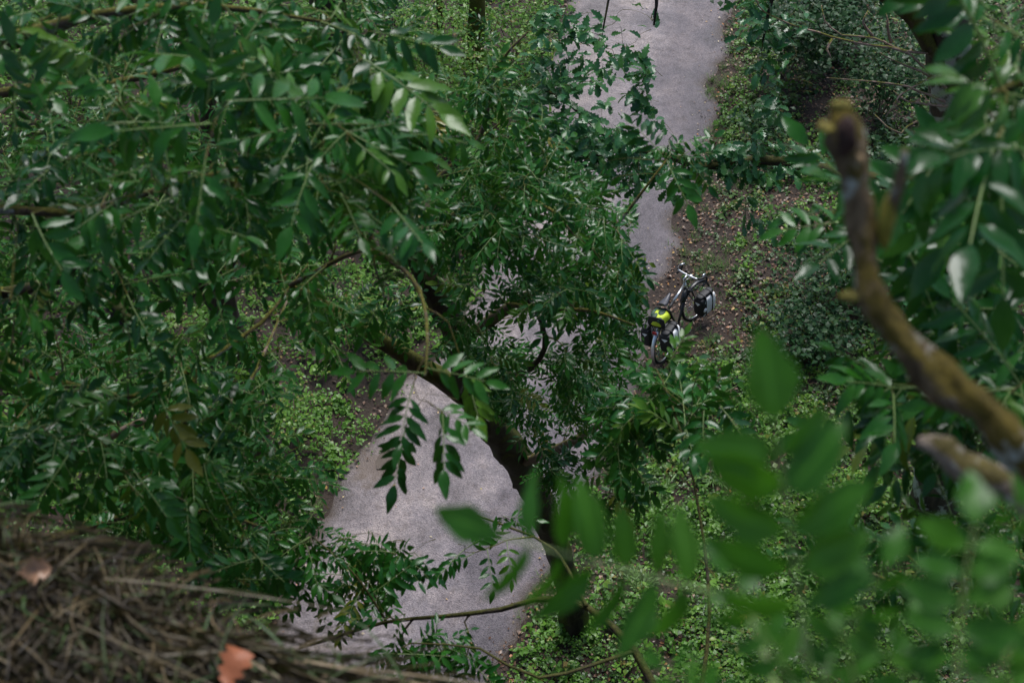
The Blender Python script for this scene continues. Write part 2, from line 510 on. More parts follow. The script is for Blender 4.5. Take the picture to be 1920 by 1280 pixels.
def grid_axis(lo, hi, fine_lo, fine_hi, fine, coarse):
    a = np.concatenate([np.arange(lo, fine_lo, coarse), np.arange(fine_lo, fine_hi, fine), np.arange(fine_hi, hi + coarse, coarse)])
    return a
gx = grid_axis(-160, 160, -12, 14, 0.2, 8.0)
gy = grid_axis(-60, 260, 8, 32, 0.2, 8.0)
X, Y = np.meshgrid(gx, gy)
Z = ground_z(X, Y)
nx, ny = len(gx), len(gy)
idx = np.arange(nx * ny).reshape(ny, nx)
q = np.stack([idx[:-1, :-1], idx[:-1, 1:], idx[1:, 1:], idx[1:, :-1]], -1).reshape(-1, 4)
ob("ground", mesh_from("ground", np.stack([X, Y, Z], -1).reshape(-1, 3), [(q, 0)], [M['ground']]), kind="structure",
   label="brown forest floor of soil and leaf litter on both sides of the path")

# path sheet, a slightly cambered strip with ragged edges
ys = np.arange(2.0, 75.0, 0.12)
cols = 25
pv, pe, pa = [], [], []
for y in ys:
    a, b_ = xl(y), xr(y)
    a = a - 0.12 + 0.42 * (vnoise(y * 1.6, 3.3, 11) - 0.5) + 0.18 * (vnoise(y * 6, 1.3, 12) - 0.5)
    b_ = b_ + 0.10 + 0.42 * (vnoise(y * 1.6, 9.3, 13) - 0.5) + 0.18 * (vnoise(y * 6, 5.3, 14) - 0.5)
    for k in range(cols):
        s = k / (cols - 1)
        e_ = min(s, 1 - s) * (b_ - a)
        pv.append((a + (b_ - a) * s, y, 0.012 + 0.02 * (1 - (2 * s - 1) ** 2) - 0.06 * max(0.0, 1 - e_ / 0.2) ** 1.5))
        pe.append(max(0.0, 1 - min(s, 1 - s) * (b_ - a) / 0.5)); pa.append(s)
idx = np.arange(len(ys) * cols).reshape(len(ys), cols)
q = np.stack([idx[:-1, :-1], idx[:-1, 1:], idx[1:, 1:], idx[1:, :-1]], -1).reshape(-1, 4)
ob("path", mesh_from("path", pv, [(q, 0)], [M['path']], extra={"edge": pe, "across": pa}), kind="structure",
   label="damp pinkish grey gravel asphalt path curving through the wood")
# shallow puddle at the left edge of the path
pc = G(725, 862)
pts = []
for k in range(48):
    a = k / 48 * 2 * math.pi
    rr_ = 1 + 0.35 * (vnoise(math.cos(a) * 1.7 + 5, math.sin(a) * 1.7 + 5, 21) - 0.5) + 0.2 * (vnoise(math.cos(a) * 4 + 5, math.sin(a) * 4 + 9, 22) - 0.5)
    pts.append((pc.x + 0.13 * rr_ * math.cos(a) + 0.05 * math.sin(a), pc.y + 0.2 * rr_ * math.sin(a), 0.040))
pts.append((pc.x, pc.y, 0.040))
ob("puddle", mesh_from("puddle", pts, [([(k, (k + 1) % 48, 48) for k in range(48)], 0)], [M['puddle']]), kind="structure",
   label="shallow brown puddle at the edge of the path")

# ------------------------------------------------------------------ the cliff ledge under the camera
LZ = H - 1.75
EDGE = [(-4.667, 3.12), (-2.567, 2.08), (-1.4, 1.63), (-0.747, 1.355), (-0.397, 1.205), (-0.093, 1.09), (0.292, 0.91), (0.933, 0.60), (2.333, 0.175), (5.833, -0.35)]
EX, EY = np.array([e[0] for e in EDGE]), np.array([e[1] for e in EDGE])
def ledge_edge(x): return np.interp(x, EX, EY)
def ledge_z(x, y):
    """top of the ledge, rolling over at its edge"""
    over = np.clip((y - ledge_edge(x) + 0.2) / 0.25, 0, 2.6)
    return LZ - 0.09 * over ** 2 + 0.05 * (vnoise(x * 4 + 9, y * 4, 31) - 0.5) + 0.02 * (vnoise(x * 13, y * 13, 32) - 0.5)
lx = np.concatenate([np.arange(-12, -2, 0.5), np.arange(-2, 1.2, 0.05), np.arange(1.2, 12, 0.5)])
prof = np.concatenate([np.linspace(-6, -0.6, 8), np.linspace(-0.5, 0.04, 14)])
lv = []
for x in lx:
    for s in prof:
        y = ledge_edge(x) + s
        lv.append((x, y, float(ledge_z(x, y))))
    for k in range(1, 34):
        z = LZ * (1 - k / 33.0) - 0.4 * (k / 33.0)
        y = ledge_edge(x) + 0.05 - 0.25 * min(1, k / 4) + 0.5 * (vnoise(x * 1.1, z * 1.1, 33) - 0.5) * min(1, k / 5) + 0.2 * (vnoise(x * 3, z * 3, 34) - 0.5) * min(1, k / 3)
        lv.append((x, float(y), z))
np_ = len(prof) + 33
idx = np.arange(len(lx) * np_).reshape(len(lx), np_)
q = np.stack([idx[:-1, :-1], idx[1:, :-1], idx[1:, 1:], idx[:-1, 1:]], -1).reshape(-1, 4)
ob("cliff", mesh_from("cliff", lv, [(q, 0)], [M['rock']]), kind="structure", label="rocky cliff edge covered in matted dry grass")

def blade(base, dirv, length, width, bend, seg=4, side=None):
    """one grass blade: strip of quads"""
    d = np.array(dirv, dtype=float); d /= np.linalg.norm(d)
    sv = np.cross(d, [0, 0, 1.0]) if side is None else np.array(side, dtype=float)
    sv /= np.linalg.norm(sv) + 1e-9
    v = []
    p = np.array(base, dtype=float)
    for k in range(seg + 1):
        s = k / seg
        wv = width * (1 - s ** 2.2) * 0.5 + 0.0003
        v += [p - sv * wv, p + sv * wv]
        d2 = d + np.array(bend) * s
        p = p + d2 / np.linalg.norm(d2) * length / seg
    q_ = [(2 * k, 2 * k + 1, 2 * k + 3, 2 * k + 2) for k in range(seg)]
    return np.array(v), q_
# matted dry grass on the ledge
b = MB()
for i in range(23000):
    x = rng.uniform(-1.35, 0.35)
    e = ledge_edge(x)
    y = e - abs(rng.normal(0, 0.30)) - 0.01
    z = float(ledge_z(x, y)) + rng.uniform(0, 0.04)
    clump = vnoise(x * 9, y * 9, 35)
    a = (-0.42 + 2.2 * (vnoise(x * 5 + 3, y * 5, 36) - 0.5) + rng.normal(0, 0.45)) if rng.random() < 0.75 else rng.uniform(0, 6.28)     # combed along the edge in swirls
    if rng.random() < 0.5:
        a += math.pi
    L = rng.uniform(0.06, 0.26)
    u_ = rng.random()
    tint = rng.uniform(0, 0.35) if u_ < 0.5 - 0.3 * clump else rng.uniform(0.3, 0.62) if u_ < 0.80 else rng.uniform(0.62, 0.74) if u_ < 0.87 else rng.uniform(0.79, 0.95)
    v, q_ = blade((x, y, z), (math.cos(a), math.sin(a), rng.normal(0.02, 0.16)), L, rng.uniform(0.0008, 0.0027), (rng.normal(0, 1.0), rng.normal(0, 1.0), -0.35), 4)
    lift = rng.uniform(0.0, 0.03) + rng.uniform(0, 0.03) * np.sin(np.linspace(0, 3.1, len(v)))
    v[:, 2] = ledge_z(v[:, 0], v[:, 1]) + lift
    b.add(v, q_, tint=tint)
# long pale stalks lying along the rim and a few upright green blades
for i in range(14):
    x = rng.uniform(-0.8, 0.1)
    y = ledge_edge(x) - rng.uniform(-0.01, 0.25)
    a = rng.normal(-0.44, 0.22)
    v, q_ = blade((x, y, float(ledge_z(x, y)) + rng.uniform(0.02, 0.06)), (math.cos(a), math.sin(a), rng.normal(0, 0.08)), rng.uniform(0.15, 0.4), rng.uniform(0.002, 0.0042), (0, 0, -0.2), 5)
    b.add(v, q_, tint=rng.uniform(0.5, 0.7))
for i in range(10):
    x = rng.uniform(-0.55, 0.0)
    y = ledge_edge(x) - rng.uniform(0.0, 0.12)
    a = rng.normal(-0.5, 0.12)
    v, q_ = blade((x, y, float(ledge_z(x, y)) + rng.uniform(0.03, 0.06)), (math.cos(a), math.sin(a), -0.05), rng.uniform(0.25, 0.5), rng.uniform(0.0025, 0.005), (0, 0, -0.12), 6)
    b.add(v, q_, tint=rng.uniform(0.69, 0.745))
for i in range(90):
    x = rng.uniform(-0.9, 0.05)
    y = ledge_edge(x) - rng.uniform(0.0, 0.35)
    a = rng.uniform(0, 6.28)
    v, q_ = blade((x, y, float(ledge_z(x, y))), (0.7 * math.cos(a), 0.7 * math.sin(a), 0.55), rng.uniform(0.06, 0.18), rng.uniform(0.002, 0.0045), (rng.normal(0, .3), rng.normal(0, .3), -0.8), 5)
    b.add(v, q_, tint=rng.uniform(0.86, 1.0))
ob("dry_grass", b.mesh("dry_grass", [M['hay']]), kind="stuff", label="matted brown dry grass along the cliff edge", cat="grass")

# ------------------------------------------------------------------ leaf shapes
def leaflet(L, W, n=6, fold=0.18, droop=0.25, blunt=0.85, twist=0.0, serr=0.0):
    """a lance-shaped leaflet along +X from the origin, midrib fold, tip drooping"""
    v = []
    for k in range(n + 1):
        s = k / n
        wv = W * 0.5 * (math.sin(math.pi * min(1, s ** blunt)) ** 0.85 if 0 < s < 1 else 0.0)
        if serr and 0 < k < n:
            wv *= 1 + serr * (1 if k % 2 else -1)
        zc = -droop * L * s * s
        wz = 0.05 * W * math.sin(9 * s + 40 * twist) if n > 5 else 0.0
        wv *= 1 + (0.07 * math.sin(14 * s + 70 * fold) if n > 5 else 0.0)
        tw = twist * (s - 0.3)
        v.append((s * L, wv, zc + fold * wv * 1.2 - tw * wv + wz))
        v.append((s * L, 0.0, zc))
        v.append((s * L, -wv * (1 + 0.1 * math.sin(5 * s + 30 * fold)), zc + fold * wv * 1.2 + tw * wv - wz))
    q_ = []
    for k in range(n):
        a = 3 * k
        q_ += [(a, a + 1, a + 4, a + 3), (a + 1, a + 2, a + 5, a + 4)]
    return np.array(v, dtype=float), np.array(q_, dtype=np.int32)
def rotz(v, a):
    c, s = math.cos(a), math.sin(a)
    return np.stack([v[:, 0] * c - v[:, 1] * s, v[:, 0] * s + v[:, 1] * c, v[:, 2]], -1)
def roty(v, a):
    c, s = math.cos(a), math.sin(a)
    return np.stack([v[:, 0] * c + v[:, 2] * s, v[:, 1], -v[:, 0] * s + v[:, 2] * c], -1)
def rotx(v, a):
    c, s = math.cos(a), math.sin(a)
    return np.stack([v[:, 0], v[:, 1] * c - v[:, 2] * s, v[:, 1] * s + v[:, 2] * c], -1)
def ash_leaf(seed, n=6, pairs=None, wide=1.0, hang=None, ang=62, lf=0.32):
    """pieces of a pinnate leaf of length 1 along +X: list of (verts, quads), rachis first"""
    g = np.random.default_rng(seed)
    pairs = pairs or int(g.integers(4, 6))
    sag = g.uniform(0.02, 0.22)
    side = g.normal(0, 0.05)
    def rp(s): return np.array([s * 0.86, side * s * s, -sag * s * s])
    ss = np.linspace(0, 1, 6)
    v, q_, t_ = tube([rp(s) for s in ss], np.linspace(0.010, 0.005, 6), 4, cap=False)
    out_ = [(v, q_)]
    hang = g.uniform(0.15, 0.75) if hang is None else hang
    for k in range(pairs):
        s = 0.26 + 0.70 * k / (pairs - 0.4)
        for sd in (1, -1):
            L = (lf - 0.06 * abs(k - pairs * 0.5) / pairs) * g.uniform(0.82, 1.12)
            W = L * g.uniform(0.29, 0.37) * wide
            lv_, lq = leaflet(L, W, n, g.uniform(0.1, 0.35), g.uniform(0.05, 0.35), g.uniform(0.75, 0.95), g.normal(0, 0.35), 0.05 if n > 5 else 0)
            lv_ = rotx(lv_, g.normal(0, 0.3))
            lv_ = roty(lv_, hang + g.normal(0, 0.22))
            lv_ = rotz(lv_, sd * (math.radians(g.normal(ang, 9)) - 0.25 * k / pairs))
            lv_ = lv_ + rp(s) + np.array([0, sd * 0.012, 0])
            out_.append((lv_, lq))
    L = lf * 0.95 * g.uniform(0.9, 1.2)
    lv_, lq = leaflet(L, L * 0.36 * wide, n, 0.2, 0.2, 0.85, g.normal(0, 0.3))
    lv_ = roty(lv_, math.atan(2 * sag) + g.normal(0, 0.15))
    out_.append((lv_ + rp(1.0), lq))
    return out_
def joined(pieces):
    b_ = MB()
    for i, (v, q_) in enumerate(pieces):
        b_.add(v, q_, slot=1 if i == 0 else 0)
    return b_
def leaf_variants(n_var, n, seed, mat, wide=1.0, lf=0.32):
    vs_ = []
    for i in range(n_var):
        b_ = joined(ash_leaf(seed + i, n, wide=wide, lf=lf))
        me = b_.mesh("ash_leaf", [mat, M['rachis']])
        vs_.append((me, np.concatenate(b_.v), b_.q))
    return vs_
ASH_HI = leaf_variants(12, 6, 100, M['ash'])
ASH_LO = leaf_variants(8, 3, 200, M['ash'])
ASH_BIG = leaf_variants(8, 6, 260, M['ash'], 1.0, 0.40)

def plain_variants():
    vs_ = []
    for i in range(6):
        b_ = joined(ash_leaf(280 + i, 2, 4))
        n0 = len(b_.v[0])
        vs_.append((None, np.concatenate(b_.v[1:]), [(f - n0, sl) for f, sl in b_.q[1:]]))
    return vs_
ASH_MIN = plain_variants()       # for sprays above and beside the frame

def oak_leaf(seed):
    g = np.random.default_rng(seed)
    lob = [(0.0, 0.012), (0.14, 0.03), (0.24, 0.13), (0.32, 0.09), (0.44, 0.22), (0.53, 0.13), (0.65, 0.27), (0.75, 0.16), (0.86, 0.2), (0.95, 0.11), (1.0, 0.0)]
    droop = g.uniform(0.05, 0.4); fold = g.uniform(0.1, 0.5)
    v = []
    for s, wv in lob:
        for sg in (1, 0, -1):
            ww = wv * sg * g.uniform(0.88, 1.12)
            v.append((s, ww, -droop * s * s + fold * abs(ww) + g.normal(0, 0.01)))
    q_ = []
    for k in range(len(lob) - 1):
        a = 3 * k
        q_ += [(a, a + 1, a + 4, a + 3), (a + 1, a + 2, a + 5, a + 4)]
    return np.array(v), np.array(q_, dtype=np.int32)
OAK = []
for i in range(8):
    b_ = MB(); v, q_ = oak_leaf(300 + i); b_.add(v, q_)
    OAK.append((b_.mesh("oak_leaf", [M['oak']]), v, b_.q))

# ------------------------------------------------------------------ tree building
def frame(x, roll=0.0, up=(0, 0, 1)):
    """rotation with +X along x and +Z as near up as it can be"""
    x = Vector(x).normalized()
    up = Vector(up)
    if abs(x.dot(up)) > 0.97:
        up = Vector((0.0, 1.0, 0.3)).normalized()
    y = up.cross(x).normalized()
    z = x.cross(y)
    m = Matrix((x, y, z)).transposed()
    return m @ Matrix.Rotation(roll, 3, 'X')
GAPS = [(1285, 570, 62, 62, 0.0), (1262, 630, 50, 40, 0.1), (800, 900, 130, 110, 0.1), (760, 960, 150, 60, 0.15), (925, 560, 40, 70, 0.6), (1290, 120, 60, 140, 0.1), (1180, 40, 45, 60, 0.5),
        (1775, 110, 50, 150, 0.0), (1690, 200, 70, 90, 0.15), (1225, 450, 40, 60, 0.45), (1300, 470, 90, 60, 0.3), (640, 820, 60, 60, 0.4), (900, 880, 70, 80, 0.3), (500, 590, 60, 50, 0.4), (340, 560, 60, 50, 0.4), (640, 500, 60, 60, 0.4),
        (1450, 620, 110, 110, 0.2), (560, 780, 60, 70, 0.45), (1600, 150, 130, 130, 0.25)]
class Tree:
    def __init__(self, name, base, label, group=None, seed=1):
        self.root = empty(name, base, label, "tree", group)
        self.g = np.random.default_rng(seed)
        self.nodes, self.tan, self.rad = [], [], []
        self.leaves = []            # (matrix 3x3, position, scale)
        self.thin = MB()
    def _add_nodes(self, p, r):
        t = np.gradient(p, axis=0)
        t /= np.linalg.norm(t, axis=1)[:, None] + 1e-9
        self.nodes.append(p); self.tan.append(t); self.rad.append(r)
    def limb(self, pts, rad, mat, name="branch", sides=8, jit=0.08, wob=0.0, step=0.12, node=True):
        p, r = spline(pts, rad, step, wob, self.g)
        part_world(name, tube_mesh(name, p, r, mat, sides, jit), self.root)
        if node:
            self._add_nodes(p, r)
    def grow(self, target, end_dir=None, mat=None, rmax=0.03, object_len=0.9, rtip=0.0022):
        """a branch from the nearest suitable point of the tree to the target"""
        A = np.concatenate(self.nodes); T = np.concatenate(self.tan); Rr = np.concatenate(self.rad)
        tg = np.array(target)
        d = tg - A
        L = np.linalg.norm(d, axis=1) + 1e-6
        cosv = (d * T).sum(1) / L
        k = int(np.argmin(L * (1.45 - 0.45 * cosv)))
        a, ta, l = A[k], T[k], L[k]
        if l < 0.06:
            return None
        mid1 = a + (ta * 0.5 + d[k] / l * 0.7) * l * 0.33 + self.g.normal(0, 0.05, 3) * l
        mid2 = a + d[k] * 0.66 + np.array([0, 0, 0.07 * l]) + self.g.normal(0, 0.05, 3) * l
        if end_dir is not None:
            mid2 = mid2 * 0.6 + (tg - np.array(end_dir) * l * 0.3) * 0.4
        r0 = min(Rr[k] * 0.75, rmax, 0.0035 + 0.007 * l)
        p, r = spline([a, mid1, mid2, tg], [r0, r0 * 0.75, r0 * 0.5, rtip], 0.07, 0.012 * min(l, 1.5), self.g)
        if l > object_len:
            part_world("branch", tube_mesh("branch", p, r, mat or M['twig'], 6, 0.08), self.root)
        else:
            v, q_, t_ = tube(p, r, 5, 0.06, False, self.g)
            self.thin.add(v, q_, t_)
        self._add_nodes(p, r)
        return p
    def leafy_end(self, p, n_pairs, size, spacing=0.07, droop=0.25):
        """opposite leaves towards the end of a twig"""
        n = len(p)
        tip = p[-1]
        d = p[-1] - p[max(0, n - 4)]
        d /= np.linalg.norm(d) + 1e-9
        cum = np.concatenate([[0], np.cumsum(np.linalg.norm(np.diff(p[::-1], axis=0), axis=1))])
        self.add_leaf(tip, Vector(d) + Vector((0, 0, -0.15)), size * self.g.uniform(0.75, 1.05))
        ph = self.g.uniform(0, math.pi)
        for k in range(n_pairs):
            s = spacing * (k + 0.4) * self.g.uniform(0.8, 1.3)
            i = min(n - 1, int(np.searchsorted(cum, s)))
            q0 = p[::-1][min(i, n - 1)]
            F = frame(d)
            for sd in (0, math.pi):
                if self.g.random() < 0.1:
                    continue
                a = ph + k * math.pi / 2 + sd + self.g.normal(0, 0.25)
                out_ = F @ Vector((0.55, math.cos(a), math.sin(a) * 0.75))
                out_ = out_ + Vector((0, 0, -droop + self.g.normal(0, 0.15)))
                self.add_leaf(q0, out_, size * self.g.uniform(0.7, 1.1))
    def add_leaf(self, pos, direction, size, roll=None, up=(0, -0.25, 1), big=False):
        roll = self.g.normal(0, 0.4) if roll is None else roll
        if not big:
            for part in (0.15, 0.6, 1.0):           # gaps in the crowns
                c = Vector(pos) + Vector(direction).normalized() * size * part
                u, v, d = to_px(c)
                for cu, cv, ru, rv, keep in GAPS:
                    if ((u - cu) / ru) ** 2 + ((v - cv) / rv) ** 2 < 1 and self.g.random() > keep:
                        return
        self.leaves.append((frame(direction, roll, up), Vector(pos), size, big))
    def finish(self, hi, lo, most=300):
        if self.thin.n:
            part_world("twigs", self.thin.mesh("twigs", [M['twig']]), self.root, kind="stuff")
        sc = []
        for i, (m, p, s, big) in enumerate(self.leaves):
            c = p + m @ Vector((s * 0.5, 0, 0))
            u, v, d = to_px(c)
            inside = -60 < u < 1980 and -60 < v < 1340 and d > 0.3
            if v > 935 + u * 0.43 and d > 1.6:
                inside = False                      # behind the grassy ledge
            sc.append((0 if inside else 1, 0.0 if big else d / s, i))
        sc.sort()
        inv = Matrix.Translation(-Vector(self.root.location))
        near_frame = set(i for (o_, d_, i) in sc if o_ == 0)
        own = set(i for (o_, d_, i) in sc[:most] if o_ == 0)
        b_ = MB()
        for i, (m, p, s, big) in enumerate(self.leaves):
            k = int(self.g.integers(0, 1000))
            if i in own:
                me = ASH_BIG[k % len(ASH_BIG)][0] if big else hi[k % len(hi)][0]
                o = bpy.data.objects.new("leaf", me)
                COL.objects.link(o)
                o.parent = self.root
                o.matrix_basis = inv @ Matrix.Translation(p) @ m.to_4x4() @ Matrix.Scale(s, 4)
            else:
                src = lo if (lo is OAK or i in near_frame) else ASH_MIN
                _, v, q_ = src[k % len(src)]
                mm = np.array(m) * s
                off = b_.n
                b_.v.append((v @ mm.T + np.array(p)).astype(np.float32))
                tint = float(self.g.random())
                b_.ti.append(np.full(len(v), tint, dtype=np.float32))
                for f, sl in q_:
                    b_.q.append((f + off, sl))
                b_.n += len(v)
        if b_.n:
            part_world("foliage", b_.mesh("foliage", list(lo[0][0].materials)), self.root, kind="stuff")
    def upper_crown(self, c, r, n, size=(0.24, 0.32)):
        """leaf sprays of the crown's upper part, above the camera's height"""
        for i in range(n):
            a = self.g.normal(0, 1, 3); a /= np.linalg.norm(a)
            p = np.array(c) + a * np.array(r) * self.g.uniform(0.35, 1.0)
            for k in range(5):
                b_ = self.g.uniform(0, 6.28)
                self.add_leaf(p + self.g.normal(0, 0.12, 3), Vector((math.cos(b_), math.sin(b_), -0.3)), self.g.uniform(*size))
    def region(self, cu, cv, ru, rv, d0, d1, n, size=(0.165, 0.235), pairs=(2, 4), droop=0.25):
        """n leafy twigs in an ellipse of the view, between two depths"""
        out_ = []
        for i in range(n):
            a = self.g.uniform(0, 2 * math.pi); r = math.sqrt(self.g.random())
            out_.append((P(cu + ru * r * math.cos(a), cv + rv * r * math.sin(a), self.g.uniform(d0, d1)), size, pairs, droop))
        return out_
    def fill(self, targets, rmax=0.02):
        A = np.concatenate(self.nodes)
        targets = sorted(targets, key=lambda t: float(np.min(np.linalg.norm(A - np.array(t[0]), axis=1))))
        for (t, size, pairs, droop) in targets:
            p = self.grow(t, rmax=rmax)
            if p is not None:
                self.leafy_end(p, int(self.g.integers(pairs[0], pairs[1] + 1)), self.g.uniform(*size), droop=droop)
    def hero(self, u0, v0, u1, v1, d0, d1=None, roll=0.0, up=(0, -0.25, 1)):
        """one leaf seen from base pixel to tip pixel"""
        d1 = d0 if d1 is None else d1
        a, c = P(u0, v0, d0), P(u1, v1, d1)
        self.grow(a, rmax=0.006, rtip=0.002)
        self.add_leaf(a, c - a, (c - a).length / 1.1, roll, up, True)

# ---- ash at the left, its crown level with the camera; trunk stands outside the frame
A_ = Tree("ash_tree", (-3.1, 3.6, 0), "big ash with glossy feathery leaves filling the left half of the view", "ash trees beside the path", 11)
A_.limb([(-3.1, 3.6, -0.2), (-3.0, 3.7, 5), (-2.85, 3.6, 10), (-2.7, 3.5, 13), (-2.5, 3.6, 14.6), (-2.4, 3.7, 16)], [0.24, 0.2, 0.15, 0.11, 0.07, 0.03], M['trunk'], "trunk", 12)
T_ = M['twig']
A_.limb([(-2.7, 3.5, 13), P(-220, 430, 4.6), P(0, 392, 4.1), P(160, 402, 4.0), P(240, 372, 3.9), P(390, 330, 3.8), P(520, 300, 3.9)], [0.05, 0.02, 0.013, 0.012, 0.0095, 0.007, 0.004], T_)
A_.limb([(-2.6, 3.55, 13.8), P(-250, 220, 6.2), P(60, 165, 6.1), P(205, 158, 6.0), P(350, 122, 6.0), P(480, 90, 6.2), P(640, 60, 6.5)], [0.05, 0.03, 0.018, 0.015, 0.012, 0.009, 0.004], T_)
A_.limb([(-2.8, 3.55, 11.5), P(-150, 640, 5.6), P(50, 700, 5.2), P(220, 742, 5.0), P(290, 730, 5.0), P(365, 690, 5.0), P(490, 605, 5.1), P(545, 535, 5.2)], [0.05, 0.03, 0.014, 0.011, 0.010, 0.009, 0.007, 0.004], T_)
A_.limb([(-2.85, 3.6, 10.5), P(-60, 900, 7.5), P(140, 850, 7.0), P(270, 788, 6.5), P(400, 765, 6.2), P(452, 738, 6.2), P(482, 690, 6.2), P(540, 560, 6.5)], [0.06, 0.03, 0.02, 0.014, 0.011, 0.010, 0.008, 0.004], M['deadtwig'])
A_.limb([(-2.8, 3.6, 11.0), P(-160, 1000, 7.0), P(80, 1010, 6.5), P(260, 960, 6.2), P(400, 960, 6.0), P(520, 1000, 6.2)], [0.06, 0.03, 0.02, 0.013, 0.009, 0.004], T_)
A_.limb([(-2.7, 3.55, 13.2), P(-120, 560, 5.6), P(120, 520, 5.4), P(165, 450, 5.3), P(185, 400, 5.4), P(230, 300, 5.6)], [0.05, 0.028, 0.014, 0.012, 0.009, 0.004], M['darktrunk'])
A_.limb([(-2.5, 3.6, 14.6), P(-100, 60, 4.0), P(160, 30, 3.8), P(380, 10, 3.7), P(600, 40, 3.8)], [0.06, 0.03, 0.014, 0.009, 0.004], T_)
A_.limb([P(370, 690, 5.0), P(350, 770, 5.0), P(335, 860, 5.1), P(300, 950, 5.2)], [0.008, 0.006, 0.005, 0.003], T_)
A_.limb([P(470, 50, 6.2), P(480, 140, 5.2), P(520, 240, 4.6), P(440, 160, 4.4)], [0.009, 0.007, 0.005, 0.003], T_)
A_.limb([P(545, 535, 5.2), P(680, 470, 4.7), P(770, 520, 4.2), P(800, 600, 3.8), P(798, 700, 3.5)], [0.008, 0.007, 0.006, 0.0045, 0.003], T_)
tg = []
tg += A_.region(150, 110, 230, 170, 3.2, 4.6, 12)
tg += A_.region(480, 110, 240, 150, 3.4, 5.2, 13)
tg += A_.region(180, 340, 220, 150, 3.0, 4.6, 11)
tg += A_.region(520, 330, 210, 140, 3.2, 5.0, 13)
tg += A_.region(720, 190, 110, 130, 3.6, 4.8, 8)
tg += A_.region(730, 390, 90, 80, 3.8, 5.0, 4)
tg += A_.region(180, 600, 220, 150, 4.0, 6.0, 14)
tg += A_.region(480, 520, 170, 120, 4.2, 6.0, 10)
tg += A_.region(560, 620, 120, 100, 5.0, 7.0, 5)
tg += A_.region(180, 840, 240, 120, 4.2, 6.2, 24)
tg += A_.region(420, 820, 160, 110, 5.0, 7.0, 16)
tg += A_.region(310, 960, 160, 80, 4.6, 6.6, 20)
tg += A_.region(460, 1060, 90, 60, 5.2, 6.6, 12)
tg += A_.region(300, 420, 420, 420, 6.0, 9.0, 62)
tg += A_.region(280, 850, 330, 200, 6.5, 9.0, 50)
tg += A_.region(560, 900, 80, 120, 6.5, 8.5, 8)
tg += A_.region(330, 480, 380, 400, 8.5, 12.0, 85, size=(0.2, 0.27), pairs=(3, 5))
tg += A_.region(690, 590, 100, 60, 7.5, 9.5, 9)
tg += A_.region(690, 300, 120, 180, 6.5, 9.5, 15)
tg += A_.region(560, 60, 200, 80, 5.0, 8.0, 10)
A_.fill(tg)
for h in [(425, 190, 665, 178, 2.7, 2.8), (395, 232, 160, 250, 2.9, 2.95), (388, 200, 412, 20, 2.8, 2.7), (385, 300, 365, 450, 2.7, 2.65), (455, 130, 250, 60, 3.2, 3.0),
          (680, 110, 860, 215, 3.4, 3.3), (640, 240, 800, 330, 3.5, 3.4), (590, 300, 520, 440, 3.3, 3.2), (735, 385, 805, 470, 2.9, 2.8), (700, 60, 850, 80, 3.6, 3.5),
          (200, 120, 70, 60, 3.0, 2.9), (90, 210, 20, 60, 2.7, 2.6), (230, 370, 120, 440, 3.2, 3.1), (60, 400, 110, 530, 3.1, 3.0), (20, 560, 110, 610, 2.7, 2.8),
          (240, 740, 120, 770, 3.6, 3.5), (300, 745, 350, 860, 3.8, 3.7), (130, 850, 60, 960, 3.8, 3.7), (250, 880, 330, 990, 4.0, 3.9), (560, 200, 470, 80, 3.3, 3.2),
          (798, 700, 628, 682, 3.5, 3.5), (800, 690, 930, 712, 3.4, 3.3), (775, 720, 735, 850, 3.6, 3.5), (830, 775, 835, 905, 3.6, 3.5), (810, 760, 900, 800, 3.7, 3.6), (870, 690, 905, 800, 4.2, 4.1), (760, 800, 740, 930, 4.4, 4.3), (720, 560, 660, 640, 4.6, 4.6), (480, 1045, 375, 1075, 4.6, 4.5), (470, 1030, 545, 1110, 4.7, 4.6), (350, 940, 355, 1060, 4.2, 4.1), (620, 350, 740, 300, 3.6, 3.5)]:
    A_.hero(*h, roll=float(A_.g.normal(0, 0.3)))
A_.upper_crown((-4.0, 5.0, 19.0), (3.6, 4.5, 1.8), 420)
A_.finish(ASH_HI, ASH_LO)

# ---- leaning mossy ash in the middle
B_ = Tree("ash_tree", G(1085, 1200), "leaning ash with dark mossy trunk arching over the middle of the path", "ash trees beside the path", 12)
B_.limb([G(1085, 1200, -0.2), P(1068, 1110, 18.8), P(1035, 1000, 16.9), P(975, 870, 14.5), P(905, 768, 12.4), P(862, 640, 10.9), P(800, 520, 9.9), P(745, 420, 9.3), P(700, 300, 8.8)],
        [0.18, 0.15, 0.145, 0.148, 0.145, 0.10, 0.075, 0.055, 0.03], M['trunk'], "trunk", 16, 0.09)
B_.limb([P(905, 768, 12.4), P(800, 692, 11.5), P(700, 632, 10.8), P(610, 580, 10.4), P(520, 520, 10.0), P(440, 470, 9.6)], [0.10, 0.07, 0.065, 0.058, 0.045, 0.03], M['mossbranch'], "branch", 10, 0.1)
B_.limb([P(870, 660, 11.0), P(960, 700, 9.2), P(1012, 672, 8.6), P(1022, 630, 8.3), P(1005, 585, 8.1), P(975, 545, 8.0)], [0.035, 0.022, 0.017, 0.015, 0.011, 0.006], M['darktrunk'])
B_.limb([P(1005, 585, 8.1), P(960, 570, 7.6), P(1040, 580, 7.4), P(1110, 582, 7.2), P(1190, 610, 7.2)], [0.012, 0.01, 0.011, 0.009, 0.004], T_)
B_.limb([P(800, 520, 9.9), P(840, 420, 8.2), P(905, 382, 7.6), P(985, 374, 7.4), P(1035, 395, 7.3), P(1075, 440, 7.3)], [0.05, 0.03, 0.014, 0.012, 0.009, 0.004], T_)
